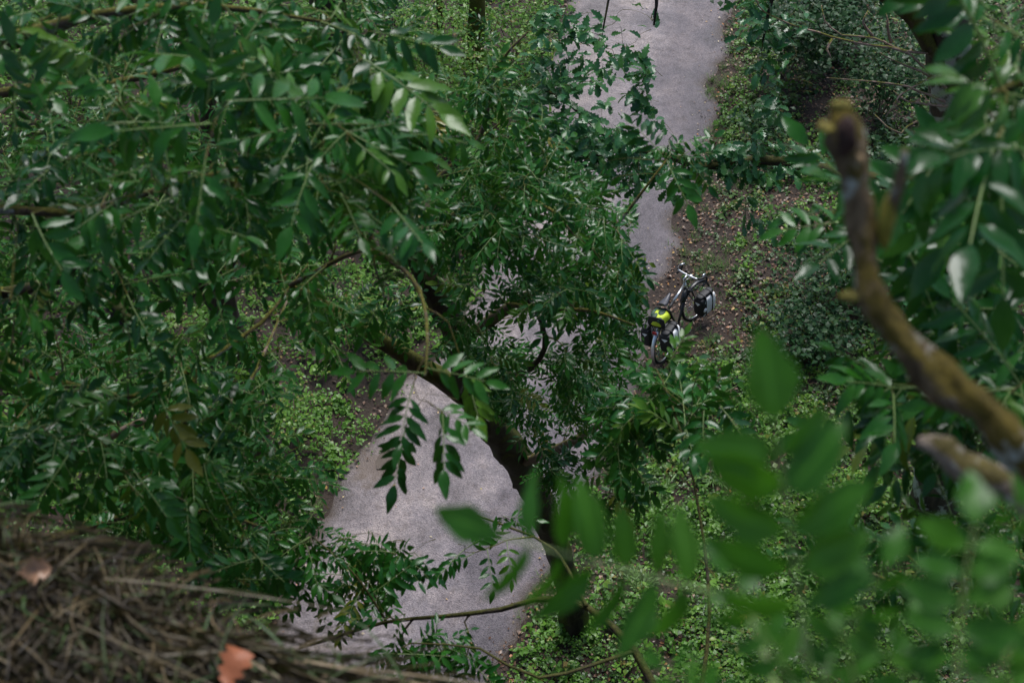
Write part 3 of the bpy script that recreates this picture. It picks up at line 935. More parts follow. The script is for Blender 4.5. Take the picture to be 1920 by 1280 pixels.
B_.limb([P(745, 420, 9.3), P(830, 330, 8.4), P(900, 260, 8.0), P(930, 130, 7.8), P(990, 60, 7.6)], [0.04, 0.022, 0.014, 0.009, 0.005], T_)
B_.limb([P(862, 640, 10.9), P(980, 560, 9.0), P(1085, 500, 8.2), P(1150, 430, 7.8), P(1250, 300, 7.6)], [0.05, 0.03, 0.018, 0.011, 0.005], T_)
B_.limb([P(975, 870, 14.5), P(1070, 830, 11.5), P(1130, 790, 10.2), P(1160, 740, 9.8)], [0.05, 0.035, 0.016, 0.006], T_)
tg = []
tg += B_.region(1010, 440, 170, 110, 6.8, 8.6, 40)
tg += B_.region(880, 330, 110, 90, 6.6, 8.4, 16)
tg += B_.region(870, 470, 90, 90, 7.0, 9.0, 15)
tg += B_.region(1140, 560, 75, 100, 7.4, 9.0, 20)
tg += B_.region(1040, 560, 80, 60, 7.4, 9.0, 12)
tg += B_.region(1000, 720, 90, 60, 8.0, 10.0, 9)
tg += B_.region(1090, 800, 90, 110, 8.4, 10.5, 22)
tg += B_.region(860, 180, 80, 90, 7.0, 8.5, 9)
tg += B_.region(980, 260, 70, 70, 7.2, 8.2, 9)
tg += B_.region(900, 640, 70, 60, 7.5, 9.0, 11)
tg += B_.region(935, 700, 60, 80, 9.5, 11.0, 14)
tg += B_.region(1000, 900, 50, 70, 12.0, 14.0, 5)
tg += B_.region(1240, 270, 60, 50, 7.0, 7.8, 4)
tg += B_.region(870, 400, 130, 140, 9.5, 12.0, 12)
tg += B_.region(1020, 420, 190, 130, 7.0, 9.0, 22)
tg += B_.region(1085, 640, 110, 90, 8.5, 10.5, 16)
tg += B_.region(960, 620, 60, 80, 9.0, 10.5, 8)
tg += B_.region(930, 120, 70, 110, 9.0, 12.0, 4)
tg += B_.region(1060, 700, 130, 90, 10.5, 13.0, 16)
B_.fill(tg)
for h in [(1250, 300, 1290, 400, 5.2, 5.1), (1240, 290, 1180, 210, 5.2, 5.2), (1290, 300, 1340, 360, 6.2, 6.2)]:
    B_.hero(*h, roll=float(B_.g.normal(0, 0.25)))
B_.finish(ASH_HI, ASH_LO)

# ---- young ash close to the cliff foot, its sprays show against the lower path
E_ = Tree("ash_tree", (1.0, 2.3, 0), "slender young ash with sprays hanging over the lower end of the path", "ash trees beside the path", 13)
E_.limb([(1.0, 2.3, -0.2), (0.95, 2.3, 4), (0.85, 2.4, 8), (0.72, 2.5, 10.2), P(1290, 1440, 5.6)], [0.12, 0.10, 0.07, 0.04, 0.028], M['trunk'], "trunk", 10)
E_.limb([P(1290, 1440, 5.6), P(1190, 1220, 5.7), P(1060, 1120, 5.9), P(940, 1142, 6.0), P(830, 1155, 6.1), P(720, 1166, 6.2), P(610, 1200, 6.3), P(560, 1215, 6.3)], [0.022, 0.016, 0.012, 0.0105, 0.009, 0.008, 0.006, 0.004], M['darktrunk'])
E_.limb([P(725, 1165, 6.2), P(690, 1110, 6.2), P(650, 1060, 6.2), P(585, 1005, 6.3)], [0.006, 0.005, 0.004, 0.003], M['darktrunk'])
E_.limb([P(1190, 1220, 5.7), P(1010, 1270, 5.6), P(900, 1215, 5.6), P(770, 1205, 5.6)], [0.009, 0.006, 0.005, 0.003], M['darktrunk'])
E_.limb([P(1100, 1135, 5.8), P(1040, 1030, 6.4), P(960, 990, 6.6), P(880, 960, 6.7)], [0.008, 0.006, 0.005, 0.003], M['darktrunk'])
E_.limb([P(1290, 1440, 5.6), P(1330, 1150, 5.8), P(1300, 900, 6.0), P(1260, 760, 6.1), P(1230, 690, 6.2)], [0.012, 0.007, 0.005, 0.004, 0.003], M['darktrunk'])
tg = []
tg += E_.region(650, 1080, 110, 70, 6.2, 7.0, 11, size=(0.17, 0.22))
tg += E_.region(820, 1050, 90, 70, 6.0, 6.8, 9, size=(0.17, 0.22))
tg += E_.region(900, 960, 60, 40, 6.4, 7.0, 3, size=(0.15, 0.2), pairs=(1, 2))
tg += E_.region(800, 1240, 140, 40, 5.4, 6.2, 10, size=(0.18, 0.24))
tg += E_.region(1180, 900, 60, 110, 6.0, 7.2, 5, size=(0.2, 0.26))
tg += E_.region(1300, 720, 110, 80, 5.6, 6.8, 8, size=(0.22, 0.28))
tg += E_.region(1180, 780, 60, 60, 6.0, 7.0, 3, size=(0.2, 0.26))
E_.fill(tg, 0.01)
for h in [(725, 1160, 640, 1150, 6.0, 6.0), (700, 1110, 790, 1050, 6.0, 6.0), (760, 1150, 720, 1230, 5.9, 5.9), (1320, 770, 1310, 870, 4.6, 4.5), (1350, 760, 1420, 850, 4.6, 4.5), (1250, 690, 1290, 610, 5.0, 5.0)]:
    E_.hero(*h, roll=float(E_.g.normal(0, 0.25)))
E_.finish(ASH_HI, ASH_LO)

# ---- ash at the right, trunk outside the frame
F_ = Tree("ash_tree", (3.2, 2.9, 0), "ash with broad green leaflets reaching in from the right edge", "ash trees beside the path", 14)
F_.limb([(3.2, 2.9, -0.2), (3.15, 2.9, 5), (3.0, 2.85, 10), (2.7, 2.8, 13), (2.5, 2.8, 15)], [0.2, 0.17, 0.13, 0.08, 0.03], M['trunk'], "trunk", 10)
F_.limb([(2.7, 2.8, 13.2), P(2080, 560, 3.6), P(1920, 500, 3.4), P(1790, 470, 3.3), P(1660, 420, 3.3), P(1560, 400, 3.3)], [0.04, 0.018, 0.011, 0.008, 0.006, 0.003], T_)
F_.limb([(2.8, 2.8, 12.2), P(2100, 900, 3.6), P(1930, 820, 3.4), P(1800, 740, 3.3), P(1700, 720, 3.2)], [0.04, 0.018, 0.010, 0.007, 0.003], T_)
F_.limb([(2.6, 2.8, 14.3), P(2100, 180, 3.0), P(1950, 150, 2.4), P(1850, 180, 2.2)], [0.04, 0.014, 0.008, 0.004], T_)
F_.limb([(2.85, 2.8, 12.0), P(2120, 1120, 4.2), P(1900, 1080, 4.4), P(1700, 1100, 4.6), P(1600, 1050, 4.8)], [0.03, 0.014, 0.010, 0.007, 0.003], T_)
tg = []
FS = (0.23, 0.29)
tg += F_.region(1820, 430, 110, 90, 2.8, 4.0, 8, FS)
tg += F_.region(1640, 420, 110, 60, 3.0, 4.0, 4, FS)
tg += F_.region(1820, 600, 120, 90, 2.9, 4.2, 9, FS)
tg += F_.region(1730, 760, 90, 70, 2.9, 4.0, 6, FS)
tg += F_.region(1885, 230, 60, 80, 1.8, 2.6, 5, FS)
tg += F_.region(1880, 60, 60, 80, 2.2, 3.0, 4)
tg += F_.region(1870, 780, 70, 80, 2.6, 3.8, 6, FS)
tg += F_.region(1620, 1050, 110, 110, 4.2, 5.2, 4)
tg += F_.region(1840, 1050, 110, 140, 3.6, 4.8, 6)
F_.fill(tg, 0.008)
for h in [(1560, 395, 1455, 405, 3.2, 3.2), (1570, 400, 1500, 460, 3.2, 3.2), (1700, 730, 1560, 700, 3.0, 2.9), (1690, 730, 1610, 830, 3.0, 2.95), (1900, 690, 1810, 590, 2.8, 2.8),
          (1800, 560, 1700, 490, 3.1, 3.1), (1900, 470, 1740, 440, 3.0, 3.0), (1780, 330, 1700, 280, 3.2, 3.2), (1920, 200, 1780, 130, 1.9, 1.8), (1930, 280, 1760, 260, 1.9, 1.8)]:
    F_.hero(*h, roll=float(F_.g.normal(0, 0.25)))
F_.upper_crown((4.8, 4.0, 19.0), (2.8, 4.0, 1.8), 220)
F_.finish(ASH_HI, ASH_LO)

# ---- oak on the right bank
O_ = Tree("oak_tree", G(1745, 1010), "oak on the bank with pale lichen on its trunk and lobed leaves", None, 15)
O_.limb([G(1745, 1010, -0.2), P(1775, 800, 19.2), P(1795, 560, 17.4), P(1793, 400, 16.5), P(1785, 200, 15.2), P(1778, 40, 14.3), P(1790, -200, 13.2), P(1830, -500, 12)],
        [0.36, 0.30, 0.26, 0.24, 0.22, 0.20, 0.17, 0.12], M['lichen'], "trunk", 14, 0.06)
O_.limb([P(1790, 340, 16.2), P(1690, 345, 15.8), P(1560, 320, 15.4), P(1430, 300, 15.2), P(1320, 312, 15.0), P(1245, 290, 14.8), P(1160, 270, 14.6), P(1060, 190, 14.4), P(1020, 170, 14.3)], [0.12, 0.09, 0.065, 0.05, 0.04, 0.032, 0.025, 0.014, 0.006], M['darktrunk'])
O_.limb([P(1245, 290, 14.8), P(1170, 300, 14.6), P(1120, 290, 14.5), P(1060, 330, 14.4)], [0.025, 0.02, 0.014, 0.006], M['darktrunk'])
O_.limb([P(1785, -250, 13.2), P(1560, -330, 13.0), P(1330, -200, 13.4), P(1240, -60, 13.8), P(1231, 10, 13.9), P(1226, 48, 14.0)], [0.12, 0.08, 0.05, 0.025, 0.014, 0.008], M['darktrunk'])
O_.limb([P(1330, -200, 13.4), P(1200, -120, 13.6), P(1150, -30, 13.8), P(1130, 60, 13.9)], [0.04, 0.025, 0.014, 0.007], M['darktrunk'])
O_.limb([P(1560, -330, 13.0), P(1500, -150, 13.4), P(1450, -10, 13.8), P(1430, 80, 14.0)], [0.05, 0.03, 0.02, 0.008], M['darktrunk'])
O_.limb([P(1780, 110, 14.6), P(1742, 85, 14.4), P(1716, 38, 14.1), P(1690, 12, 13.9), P(1640, -20, 13.7), P(1560, -60, 13.5)], [0.10, 0.085, 0.075, 0.07, 0.06, 0.04], M['mossbranch'], "branch", 10, 0.12)
for pts in [[(1775, 165, 14.7), (1700, 100, 14.2), (1640, 88, 14.1), (1560, 68, 14.0), (1490, 45, 13.9), (1435, 22, 13.8), (1418, 0, 13.7)],
            [(1770, 100, 14.5), (1700, 97, 14.3), (1640, 70, 14.1), (1580, 62, 14.0), (1548, 40, 13.9), (1540, 10, 13.9)],
            [(1770, 190, 14.8), (1700, 165, 14.4), (1640, 155, 14.3), (1550, 146, 14.1)],
            [(1770, 160, 14.7), (1720, 130, 14.3), (1680, 118, 14.2), (1650, 100, 14.1)],
            [(1765, 140, 14.6), (1740, 150, 14.3), (1690, 180, 14.2), (1680, 195, 14.2), (1660, 220, 14.2)],
            [(1640, 70, 14.1), (1620, 45, 14.0), (1628, 20, 14.0)], [(1668, 80, 14.2), (1665, 50, 14.1), (1660, 22, 14.1)],
            [(1560, 68, 14.0), (1555, 90, 14.0), (1560, 112, 14.0)], [(1770, 260, 15.0), (1720, 230, 14.8), (1690, 250, 14.7), (1660, 235, 14.7), (1640, 215, 14.7)],
            [(1775, 200, 14.8), (1730, 195, 14.5), (1700, 190, 14.4), (1675, 170, 14.4)]]:
    rr_ = np.linspace(0.016, 0.005, len(pts))
    O_.limb([P(*x) for x in pts], rr_, M['deadtwig'], "dead_twig", 5, 0.1, 0.02, node=False)
def oak_fill(tr, regions, leaf=(0.11, 0.165), per=(6, 11)):
    tg_ = []
    for r in regions:
        tg_ += tr.region(*r)
    A = np.concatenate(tr.nodes)
    tg_.sort(key=lambda t: float(np.min(np.linalg.norm(A - np.array(t[0]), axis=1))))
    for (t, *_r) in tg_:
        p = tr.grow(t, rmax=0.012, object_len=1.2, rtip=0.003)
        if p is None:
            continue
        for k in range(int(tr.g.integers(*per))):
            i = max(0, len(p) - 1 - int(abs(tr.g.normal(0, 3.5))))
            a = tr.g.uniform(0, 6.28)
            tr.add_leaf(p[i] + tr.g.normal(0, 0.04, 3), Vector((math.cos(a), math.sin(a), tr.g.normal(-0.25, 0.3))), tr.g.uniform(*leaf), up=(0, -0.15, 1))
oak_fill(O_, [(1110, 220, 140, 90, 13.4, 15.4, 44), (1090, 300, 120, 70, 13.6, 15.2, 32), (1190, 300, 80, 60, 14.2, 15, 18), (1215, 120, 35, 110, 13.6, 14.2, 17), (1140, 60, 70, 75, 13.5, 14.4, 13),
              (1090, 150, 60, 50, 13.8, 14.5, 7), (1035, 260, 80, 90, 14, 15, 20), (1055, 70, 50, 70, 13.8, 14.8, 15), (1000, 170, 50, 80, 14, 15, 13), (1420, 300, 130, 38, 14.8, 15.6, 36), (1560, 300, 60, 40, 15, 16, 10), (1440, 60, 70, 90, 13.6, 14.6, 26), (1480, 180, 50, 60, 13.8, 15, 10), (1260, 340, 50, 40, 14.6, 15.2, 8),
              (1400, 430, 60, 30, 15, 15.6, 3), (1040, 400, 80, 50, 14.2, 15.2, 12), (1170, 510, 30, 60, 14.5, 15.5, 7)])
O_.upper_crown((8.6, 19.5, 10.5), (3.8, 3.6, 2.2), 420, (0.17, 0.26))
O_.finish(OAK, OAK)

# ------------------------------------------------------------------ near sapling at the lower right, every leaflet its own piece
D_ = empty("ash_sapling", (0.75, 0.50, H - 3.2), "out-of-focus ash sapling with large bright green leaflets filling the lower right corner", "sapling")
def sap_stem(pts, rad):
    p, r = spline(pts, rad, 0.04)
    part_world("stem", tube_mesh("stem", p, r, M['rachis'], 8, 0.03), D_)
hub = P(1500, 1420, 0.840)
sap_stem([(0.75, 0.30, H - 3.2), (0.72, 0.55, H - 2.2), P(1560, 1700, 0.920), hub, P(1520, 1290, 0.800)], [0.010, 0.008, 0.006, 0.0045, 0.003])
sap_stem([hub, P(1460, 1310, 0.896), P(1400, 1125, 0.960)], [0.004, 0.003, 0.002])
sap_stem([hub, P(1700, 1420, 0.840), P(1790, 1330, 0.816)], [0.004, 0.003, 0.002])
def near_leaf(u0, v0, u1, v1, d0, d1, seed, pairs, wide, hang=0.2, roll=0.0, up=(0, -0.75, 0.65), parent=None, mat='ash_near'):
    a, c = P(u0, v0, d0), P(u1, v1, d1)
    L = (c - a).length / 1.1
    pieces = ash_leaf(seed, 10, pairs, wide, hang, 74, 0.285)
    F = frame(c - a, roll, up)
    mw = Matrix.Translation(a) @ F.to_4x4() @ Matrix.Scale(L, 4)
    b_ = MB(); b_.add(pieces[0][0], pieces[0][1])
    par = parent or D_
    leaf = ob("leaf", b_.mesh("leaf_stalk", [M['rachis']]), par)
    leaf.matrix_basis = Matrix.Translation(-Vector(par.location)) @ mw
    for v, q_ in pieces[1:]:
        b_ = MB(); b_.add(v, q_)
        me = b_.mesh("leaflet", [M[mat]])
        ra = me.attributes.new("rib", 'FLOAT', 'POINT')
        ra.data.foreach_set("value", np.tile([0.0, 1.0, 0.0], len(v) // 3).astype(np.float32))
        ob("leaflet", me, leaf)
near_leaf(1400, 1125, 838, 1000, 0.960, 0.912, 501, 6, 1.2, 0.0)
near_leaf(1515, 1250, 1440, 660, 0.800, 0.760, 502, 5, 1.55, 0.1, 0.1)
near_leaf(1790, 1330, 1800, 880, 0.816, 0.840, 503, 5, 1.6, 0.1, -0.1)
near_leaf(1500, 1300, 1330, 1020, 0.840, 0.840, 504, 4, 1.5, 0.25, 0.3)
near_leaf(1530, 1310, 1660, 1010, 0.840, 0.800, 505, 4, 1.5, 0.2, -0.3)
near_leaf(1480, 1400, 1250, 1330, 0.840, 0.880, 506, 5, 1.4, 0.2)
near_leaf(1780, 1380, 1640, 1150, 0.840, 0.816, 507, 4, 1.5, 0.2)
near_leaf(1800, 1380, 1960, 1120, 0.840, 0.840, 508, 4, 1.5, 0.2)
near_leaf(1430, 1390, 1180, 1230, 0.82, 0.85, 510, 5, 1.3, 0.15)
near_leaf(1640, 1400, 1560, 1130, 0.80, 0.82, 511, 4, 1.5, 0.2)
near_leaf(1700, 1400, 1730, 1130, 0.90, 0.92, 512, 4, 1.5, 0.2, 0.3)
near_leaf(1900, 1400, 1880, 1080, 0.90, 0.92, 513, 4, 1.5, 0.2, -0.2)
near_leaf(1620, 1330, 1430, 1180, 0.9, 0.9, 514, 4, 1.5, 0.3, 0.2)
near_leaf(2010, 990, 1870, 930, 0.920, 0.880, 509, 4, 1.5, 0.2)

# ------------------------------------------------------------------ dead mossy branch, broken off at the tip
S_ = empty("dead_branch", (1.05, 0.55, H - 2.4), "dead mossy branch with a broken hollow tip jutting up at the right", "branch")
p, r = spline([(1.05, 0.35, H - 2.4), P(2350, 1350, 1.35), P(2080, 1040, 1.34), P(1930, 880, 1.33), P(1860, 790, 1.32), P(1770, 708, 1.31), P(1700, 640, 1.3), P(1645, 570, 1.3), P(1628, 500, 1.3), P(1622, 420, 1.3), P(1605, 330, 1.29), P(1585, 255, 1.28), P(1572, 205, 1.27)],
              [0.027, 0.023, 0.020, 0.0175, 0.0145, 0.017, 0.012, 0.0125, 0.0095, 0.012, 0.0115, 0.015, 0.007], 0.012, 0.02)
part_world("wood", tube_mesh("wood", p, r, M['snag'], 16, 0.17), S_)
def blob(c, rx, ry, rz, seed, rough=0.35, n=8):
    g = np.random.default_rng(seed)
    v, q_ = [], []
    for i in range(n + 1):
        th = math.pi * i / n
        for j in range(2 * n):
            ph = math.pi * j / n
            k = 1 + rough * (vnoise(3 * math.sin(th) * math.cos(ph) + 7 + seed, 3 * math.cos(th) + 3 * math.sin(th) * math.sin(ph) + 5, seed) - 0.5) * 2
            v.append((c[0] + rx * k * math.sin(th) * math.cos(ph), c[1] + ry * k * math.sin(th) * math.sin(ph), c[2] + rz * k * math.cos(th)))
    for i in range(n):
        for j in range(2 * n):
            a = i * 2 * n + j; b2 = i * 2 * n + (j + 1) % (2 * n)
            q_.append((a, b2, b2 + 2 * n, a + 2 * n))
    return np.array(v), q_
def blob_part(name, c, rad, mat, seed, parent, rough=0.35):
    b_ = MB(); v, q_ = blob(c, *rad, seed, rough); b_.add(v, q_)
    part_world(name, b_.mesh(name, [mat]), parent)
blob_part("rotten_hollow", P(1587, 258, 1.262), (0.008, 0.012, 0.016), M['rot'], 1, S_)
blob_part("lichen_tuft", P(1550, 238, 1.27), (0.008, 0.007, 0.004), M['yellow_lichen'], 2, S_)
blob_part("lichen_tuft", P(1578, 200, 1.27), (0.010, 0.006, 0.006), M['yellow_lichen'], 3, S_)
blob_part("lichen_tuft", P(1596, 556, 1.295), (0.011, 0.004, 0.005), M['yellow_lichen'], 4, S_)
blob_part("lichen_tuft", P(1660, 420, 1.29), (0.006, 0.010, 0.028), plain_material("moss_tuft", (0.20, 0.17, 0.02), 0.9, 0, 0.4), 5, S_)
blob_part("twig_scar", P(1608, 298, 1.272), (0.005, 0.003, 0.004), plain_material("pale_wood_scar", (0.42, 0.28, 0.14), 0.8, 0, 0.2), 6, S_)
p, r = spline([P(1660, 430, 1.3), P(1678, 370, 1.27), P(1690, 320, 1.25), P(1697, 280, 1.24)], [0.006, 0.005, 0.0045, 0.003], 0.01)
part_world("side_twig", tube_mesh("side_twig", p, r, M['snag'], 8, 0.1), S_)
p, r = spline([P(2060, 1010, 1.35), P(1960, 950, 1.40), P(1900, 912, 1.44), P(1830, 880, 1.45), P(1770, 850, 1.46), P(1722, 828, 1.46)], [0.014, 0.013, 0.0145, 0.016, 0.013, 0.005], 0.012, 0.01)
part_world("side_stub", tube_mesh("side_stub", p, r, M['greybark'], 12, 0.14), S_)

# ------------------------------------------------------------------ trunks of trees whose crowns are out of view
def bare_tree(pts, rad, mat, label, name="tree", limbs=(), jit=0.07):
    p0 = Vector(pts[0])
    o = empty(name, (p0.x, p0.y, 0), label, "tree")
    p, r = spline(pts, rad, 0.2, 0.05)
    part_world("trunk", tube_mesh("trunk", p, r, mat, 12, jit), o)
    for lp, lr, lm in limbs:
        p, r = spline(lp, lr, 0.12, 0.03)
        part_world("branch", tube_mesh("branch", p, r, lm, 7, 0.08), o)
    return o
def high_crown(o, c, r, n, seed):
    g = np.random.default_rng(seed)
    a = g.normal(0, 1, (n, 3)); a /= np.linalg.norm(a, axis=1)[:, None]
    cl = np.array(c) + a * np.array(r) * g.uniform(0.3, 1.0, (n, 1))
    pos = (cl[:, None, :] + g.normal(0, 0.18, (n, 12, 3))).reshape(-1, 3)
    part_world("crown", scatter_mesh("crown", pos, g.uniform(0.1, 0.2, len(pos)), M['oak'], g=g), o, kind="stuff")
def up_from(u, v, lean=(0, 0), h=9.0):
    b0 = G(u, v, -0.2)
    return [b0, b0 + Vector((lean[0] * 0.3, lean[1] * 0.3, h * 0.3)), b0 + Vector((lean[0] * 0.7, lean[1] * 0.7, h * 0.7)), b0 + Vector((lean[0], lean[1], h))]
bare_tree(up_from(888, 165, (0.25, 0)), [0.17, 0.13, 0.11, 0.08], M['mossbranch'], "slim mossy tree trunk at the top of the view left of the path")
bare_tree(up_from(826, 140, (0.1, 0.2), 6), [0.07, 0.055, 0.04, 0.02], M['mossbranch'], "thin yellow-mossed stem beside the slim mossy trunk")
T2 = bare_tree(up_from(622, 130, (0.2, 0.3)), [0.36, 0.30, 0.26, 0.2], M['darktrunk'], "thick dark tree trunk behind the upper left leaves")
T3 = bare_tree(up_from(268, 120, (0.1, 0)), [0.16, 0.13, 0.11, 0.08], M['darktrunk'], "narrow dark trunk near the top left corner")
b0 = G(505, 905, -0.2)
bare_tree([b0, P(480, 790, 18.9), P(440, 640, 17.2), P(415, 520, 16.2), P(400, 400, 15.2), P(380, 100, 13)], [0.17, 0.14, 0.13, 0.12, 0.1, 0.06], M['darktrunk'],
          "dark wet trunk forking behind the lower left leaves", limbs=[([P(440, 640, 17.2), P(350, 480, 16.0), P(300, 350, 15.0)], [0.07, 0.055, 0.03], M['darktrunk']), ([P(415, 520, 16.2), P(480, 420, 15.4), P(560, 330, 14.6)], [0.05, 0.04, 0.02], M['trunk'])])
for pts, rad, lab in [([G(320, 660, 0.05), G(240, 590, 0.25), G(170, 530, 0.3)], [0.13, 0.12, 0.08], "dark fallen log lying in the undergrowth at the left"),
                      ([G(215, 700, 0.05), G(175, 610, 0.5), G(150, 560, 0.8)], [0.10, 0.09, 0.06], "dark broken stump leaning in the undergrowth at the left")]:
    o = empty("fallen_log", pts[0], lab, "log")
    p, r = spline(pts, rad, 0.1, 0.04)
    part_world("wood", tube_mesh("wood", p, r, M['trunk'], 10, 0.1), o)

# ------------------------------------------------------------------ undergrowth
def scatter_mesh(name, pos, size, mat, yaw=None, tilt=None, tint=None, g=None, width=0.34):
    """many small folded leaves as one mesh"""
    g = g or rng
    n = len(pos)
    yaw = g.uniform(0, 2 * np.pi, n) if yaw is None else yaw
    tilt = g.normal(0.15, 0.4, n) if tilt is None else tilt
    roll = g.normal(0, 0.35, n)
    tint = g.random(n) if tint is None else tint
    wv = width * g.uniform(0.75, 1.25, n)
    tp = np.zeros((n, 5, 3))
    tp[:, 1] = np.stack([np.full(n, 0.42), wv, np.full(n, 0.10)], -1)
    tp[:, 2] = np.stack([np.full(n, 0.5), np.zeros(n), np.full(n, 0.02)], -1)
    tp[:, 3] = np.stack([np.full(n, 0.42), -wv, np.full(n, 0.10)], -1)
    tp[:, 4] = np.stack([np.ones(n), np.zeros(n), np.full(n, -0.12)], -1)
    tp *= np.asarray(size)[:, None, None]
    c, s = np.cos(roll)[:, None], np.sin(roll)[:, None]
    x, y, z = tp[..., 0], tp[..., 1] * c - tp[..., 2] * s, tp[..., 1] * s + tp[..., 2] * c
    c, s = np.cos(tilt)[:, None], np.sin(tilt)[:, None]
    x, z = x * c + z * s, -x * s + z * c
    c, s = np.cos(yaw)[:, None], np.sin(yaw)[:, None]
    x, y = x * c - y * s, x * s + y * c
    v = np.stack([x, y, z], -1) + np.asarray(pos)[:, None, :]
    b0_ = np.arange(n)[:, None] * 5
    f = np.concatenate([b0_ + np.array([[0, 2, 1]]), b0_ + np.array([[1, 2, 4]]), b0_ + np.array([[0, 3, 2]]), b0_ + np.array([[3, 4, 2]])])
    return mesh_from(name, v.reshape(-1, 3), [(f, 0)], [mat], np.repeat(tint, 5), False)
def clusters(n, per, density, xr_, yr_, rad, hgt, g):
    """plants: clumps of leaves in low domes, thinned by a density function"""
    x = g.uniform(*xr_, n); y = g.uniform(*yr_, n)
    keep = g.random(n) < density(x, y)
    x, y = x[keep], y[keep]
    k = len(x)
    h = g.uniform(*hgt, k) * (0.5 + vnoise(x * 1.3, y * 1.3, 41))
    r = g.uniform(*rad, k)
    a = g.uniform(0, 6.283, (k, per)); q_ = np.sqrt(g.random((k, per)))
    px_ = x[:, None] + r[:, None] * q_ * np.cos(a)
    py_ = y[:, None] + r[:, None] * q_ * np.sin(a)
    pz_ = h[:, None] * (1 - 0.7 * q_ ** 2) * g.uniform(0.35, 1.0, (k, per))
    px_, py_, pz_ = px_.ravel(), py_.ravel(), pz_.ravel()
    pz_ = pz_ + ground_z(px_, py_) + 0.01
    tint = np.clip(np.repeat(g.random(k) * 0.75, per) + g.random(k * per) * 0.25, 0, 0.999)
    return np.stack([px_, py_, pz_], -1), tint, np.repeat(0.6 + 1.0 * g.random(k) ** 2, per)
def px_of(x, y):
    d = y * CP + H * SP
    return 960 + x / d * FPX, 640 + (-y * SP + H * CP) / d * FPX
gu = np.random.default_rng(77)
def dens_left(x, y):
    d = xl(y) - x
    n_ = vnoise(x * 0.9, y * 0.9, 51) * 0.6 + vnoise(x * 2.6, y * 2.6, 52) * 0.4
    return np.clip((d + 0.34 * vnoise(x * 2.4, y * 2.4, 58)) / 0.4, 0, 1) * np.clip((n_ - 0.18) * 3.6, 0.12, 1)
pos, tint, csz = clusters(16000, 14, dens_left, (-11, 4.5), (8.5, 29), (0.05, 0.17), (0.06, 0.34), gu)
ob("undergrowth", scatter_mesh("undergrowth", pos, gu.uniform(0.04, 0.09, len(pos)) * csz, M['herb'], tint=tint, g=gu), kind="stuff", label="bright green low undergrowth left of the path", cat="undergrowth")
def dens_right_herb(x, y):
    u, v = px_of(x, y)
    d = x - xr(y)
    n_ = vnoise(x * 1.1, y * 1.1, 53) * 0.55 + vnoise(x * 3.0, y * 3.0, 54) * 0.45
    low = np.clip((v - 630) / 150, 0, 1) * np.clip((2000 - u) / 500, 0.35, 1) + 0.25 * np.clip((u - 1330) / 80, 0, 1)
    top = np.exp(-((u - 1385) / 60) ** 2) * np.clip((340 - v) / 120, 0, 1)
    a_ = np.maximum(low, top * 0.8)
    return np.clip((d - 0.08) / 0.5, 0, 1) * a_ * np.clip((n_ - 0.24) * 3.6, 0.12, 1)
pos, tint, csz = clusters(25000, 12, dens_right_herb, (-1.5, 11), (8.5, 29), (0.05, 0.16), (0.05, 0.26), gu)
ob("undergrowth", scatter_mesh("undergrowth", pos, gu.uniform(0.038, 0.085, len(pos)) * csz, M['herb'], tint=tint, g=gu), kind="stuff", label="patchy yellow-green herbs on the lower right verge", cat="undergrowth")
def dens_ivy(x, y):
    d = x - xr(y)
    n_ = vnoise(x * 0.9, y * 0.9, 55) * 0.55 + vnoise(x * 2.8, y * 2.8, 56) * 0.45
    u, v = px_of(x, y)
    bare = np.exp(-((u - 1370) / 110) ** 2 - ((v - 490) / 130) ** 2)
    return np.clip((d - 0.15) / 0.7, 0, 1) * np.clip((n_ - 0.22) * 3.6, 0.2, 1) * (1 - 0.6 * bare)
pos, tint, csz = clusters(17000, 12, dens_ivy, (0, 14), (8.5, 30), (0.05, 0.2), (0.03, 0.16), gu)
ob("ground_ivy", scatter_mesh("ground_ivy", pos, gu.uniform(0.042, 0.09, len(pos)) * csz, M['ivy'], tint=tint, g=gu), kind="stuff", label="dark ivy and brambles creeping over the right bank", cat="ivy")
high_crown(T2, (-4.6, 24.5, 11.0), (3.2, 3.0, 2.2), 420, 5)
high_crown(T3, (-8.6, 23.0, 10.5), (2.6, 3.0, 2.0), 320, 6)
# leaf litter
def litter(n, dens, xr_, yr_, size, mat, zadd, name, label, path=False):
    x = gu.uniform(*xr_, n); y = gu.uniform(*yr_, n)
    k = gu.random(n) < dens(x, y)
    x, y = x[k], y[k]
    z = (np.full(len(x), 0.036) if path else ground_z(x, y) + 0.012) + gu.uniform(0, zadd, len(x))
    return ob(name, scatter_mesh(name, np.stack([x, y, z], -1), gu.uniform(*size, len(x)), mat, tilt=gu.normal(0, 0.22, len(x)), g=gu, width=0.3), kind="stuff", label=label, cat="leaves")
def d_lit(x, y):
    d = np.maximum(x - xr(y), xl(y) - x)
    n_ = vnoise(x * 1.5, y * 1.5, 57)
    return np.clip((d + 0.1) / 0.2, 0, 1) * np.where(x > xr(y), 1.0, 0.35) * np.clip(n_ * 1.9, 0.45, 1)
litter(86000, d_lit, (-10, 13), (8.5, 30), (0.035, 0.085), M['litter'], 0.03, "leaf_litter", "brown dead leaves covering the forest floor")
def d_edge(x, y):
    d = np.minimum(np.abs(x - xr(y)), np.abs(xl(y) - x))
    return np.exp(-(d / 0.2) ** 2) * 0.9
litter(16000, d_edge, (-4, 9), (8.5, 30), (0.02, 0.055), M['litter'], 0.015, "edge_litter", "small dead leaves gathered along both edges of the path", True)
def d_path(x, y):
    inside = (x > xl(y)) & (x < xr(y))
    e = np.minimum(x - xl(y), xr(y) - x)
    return inside * (0.12 + 0.88 * np.exp(-e / 0.22))
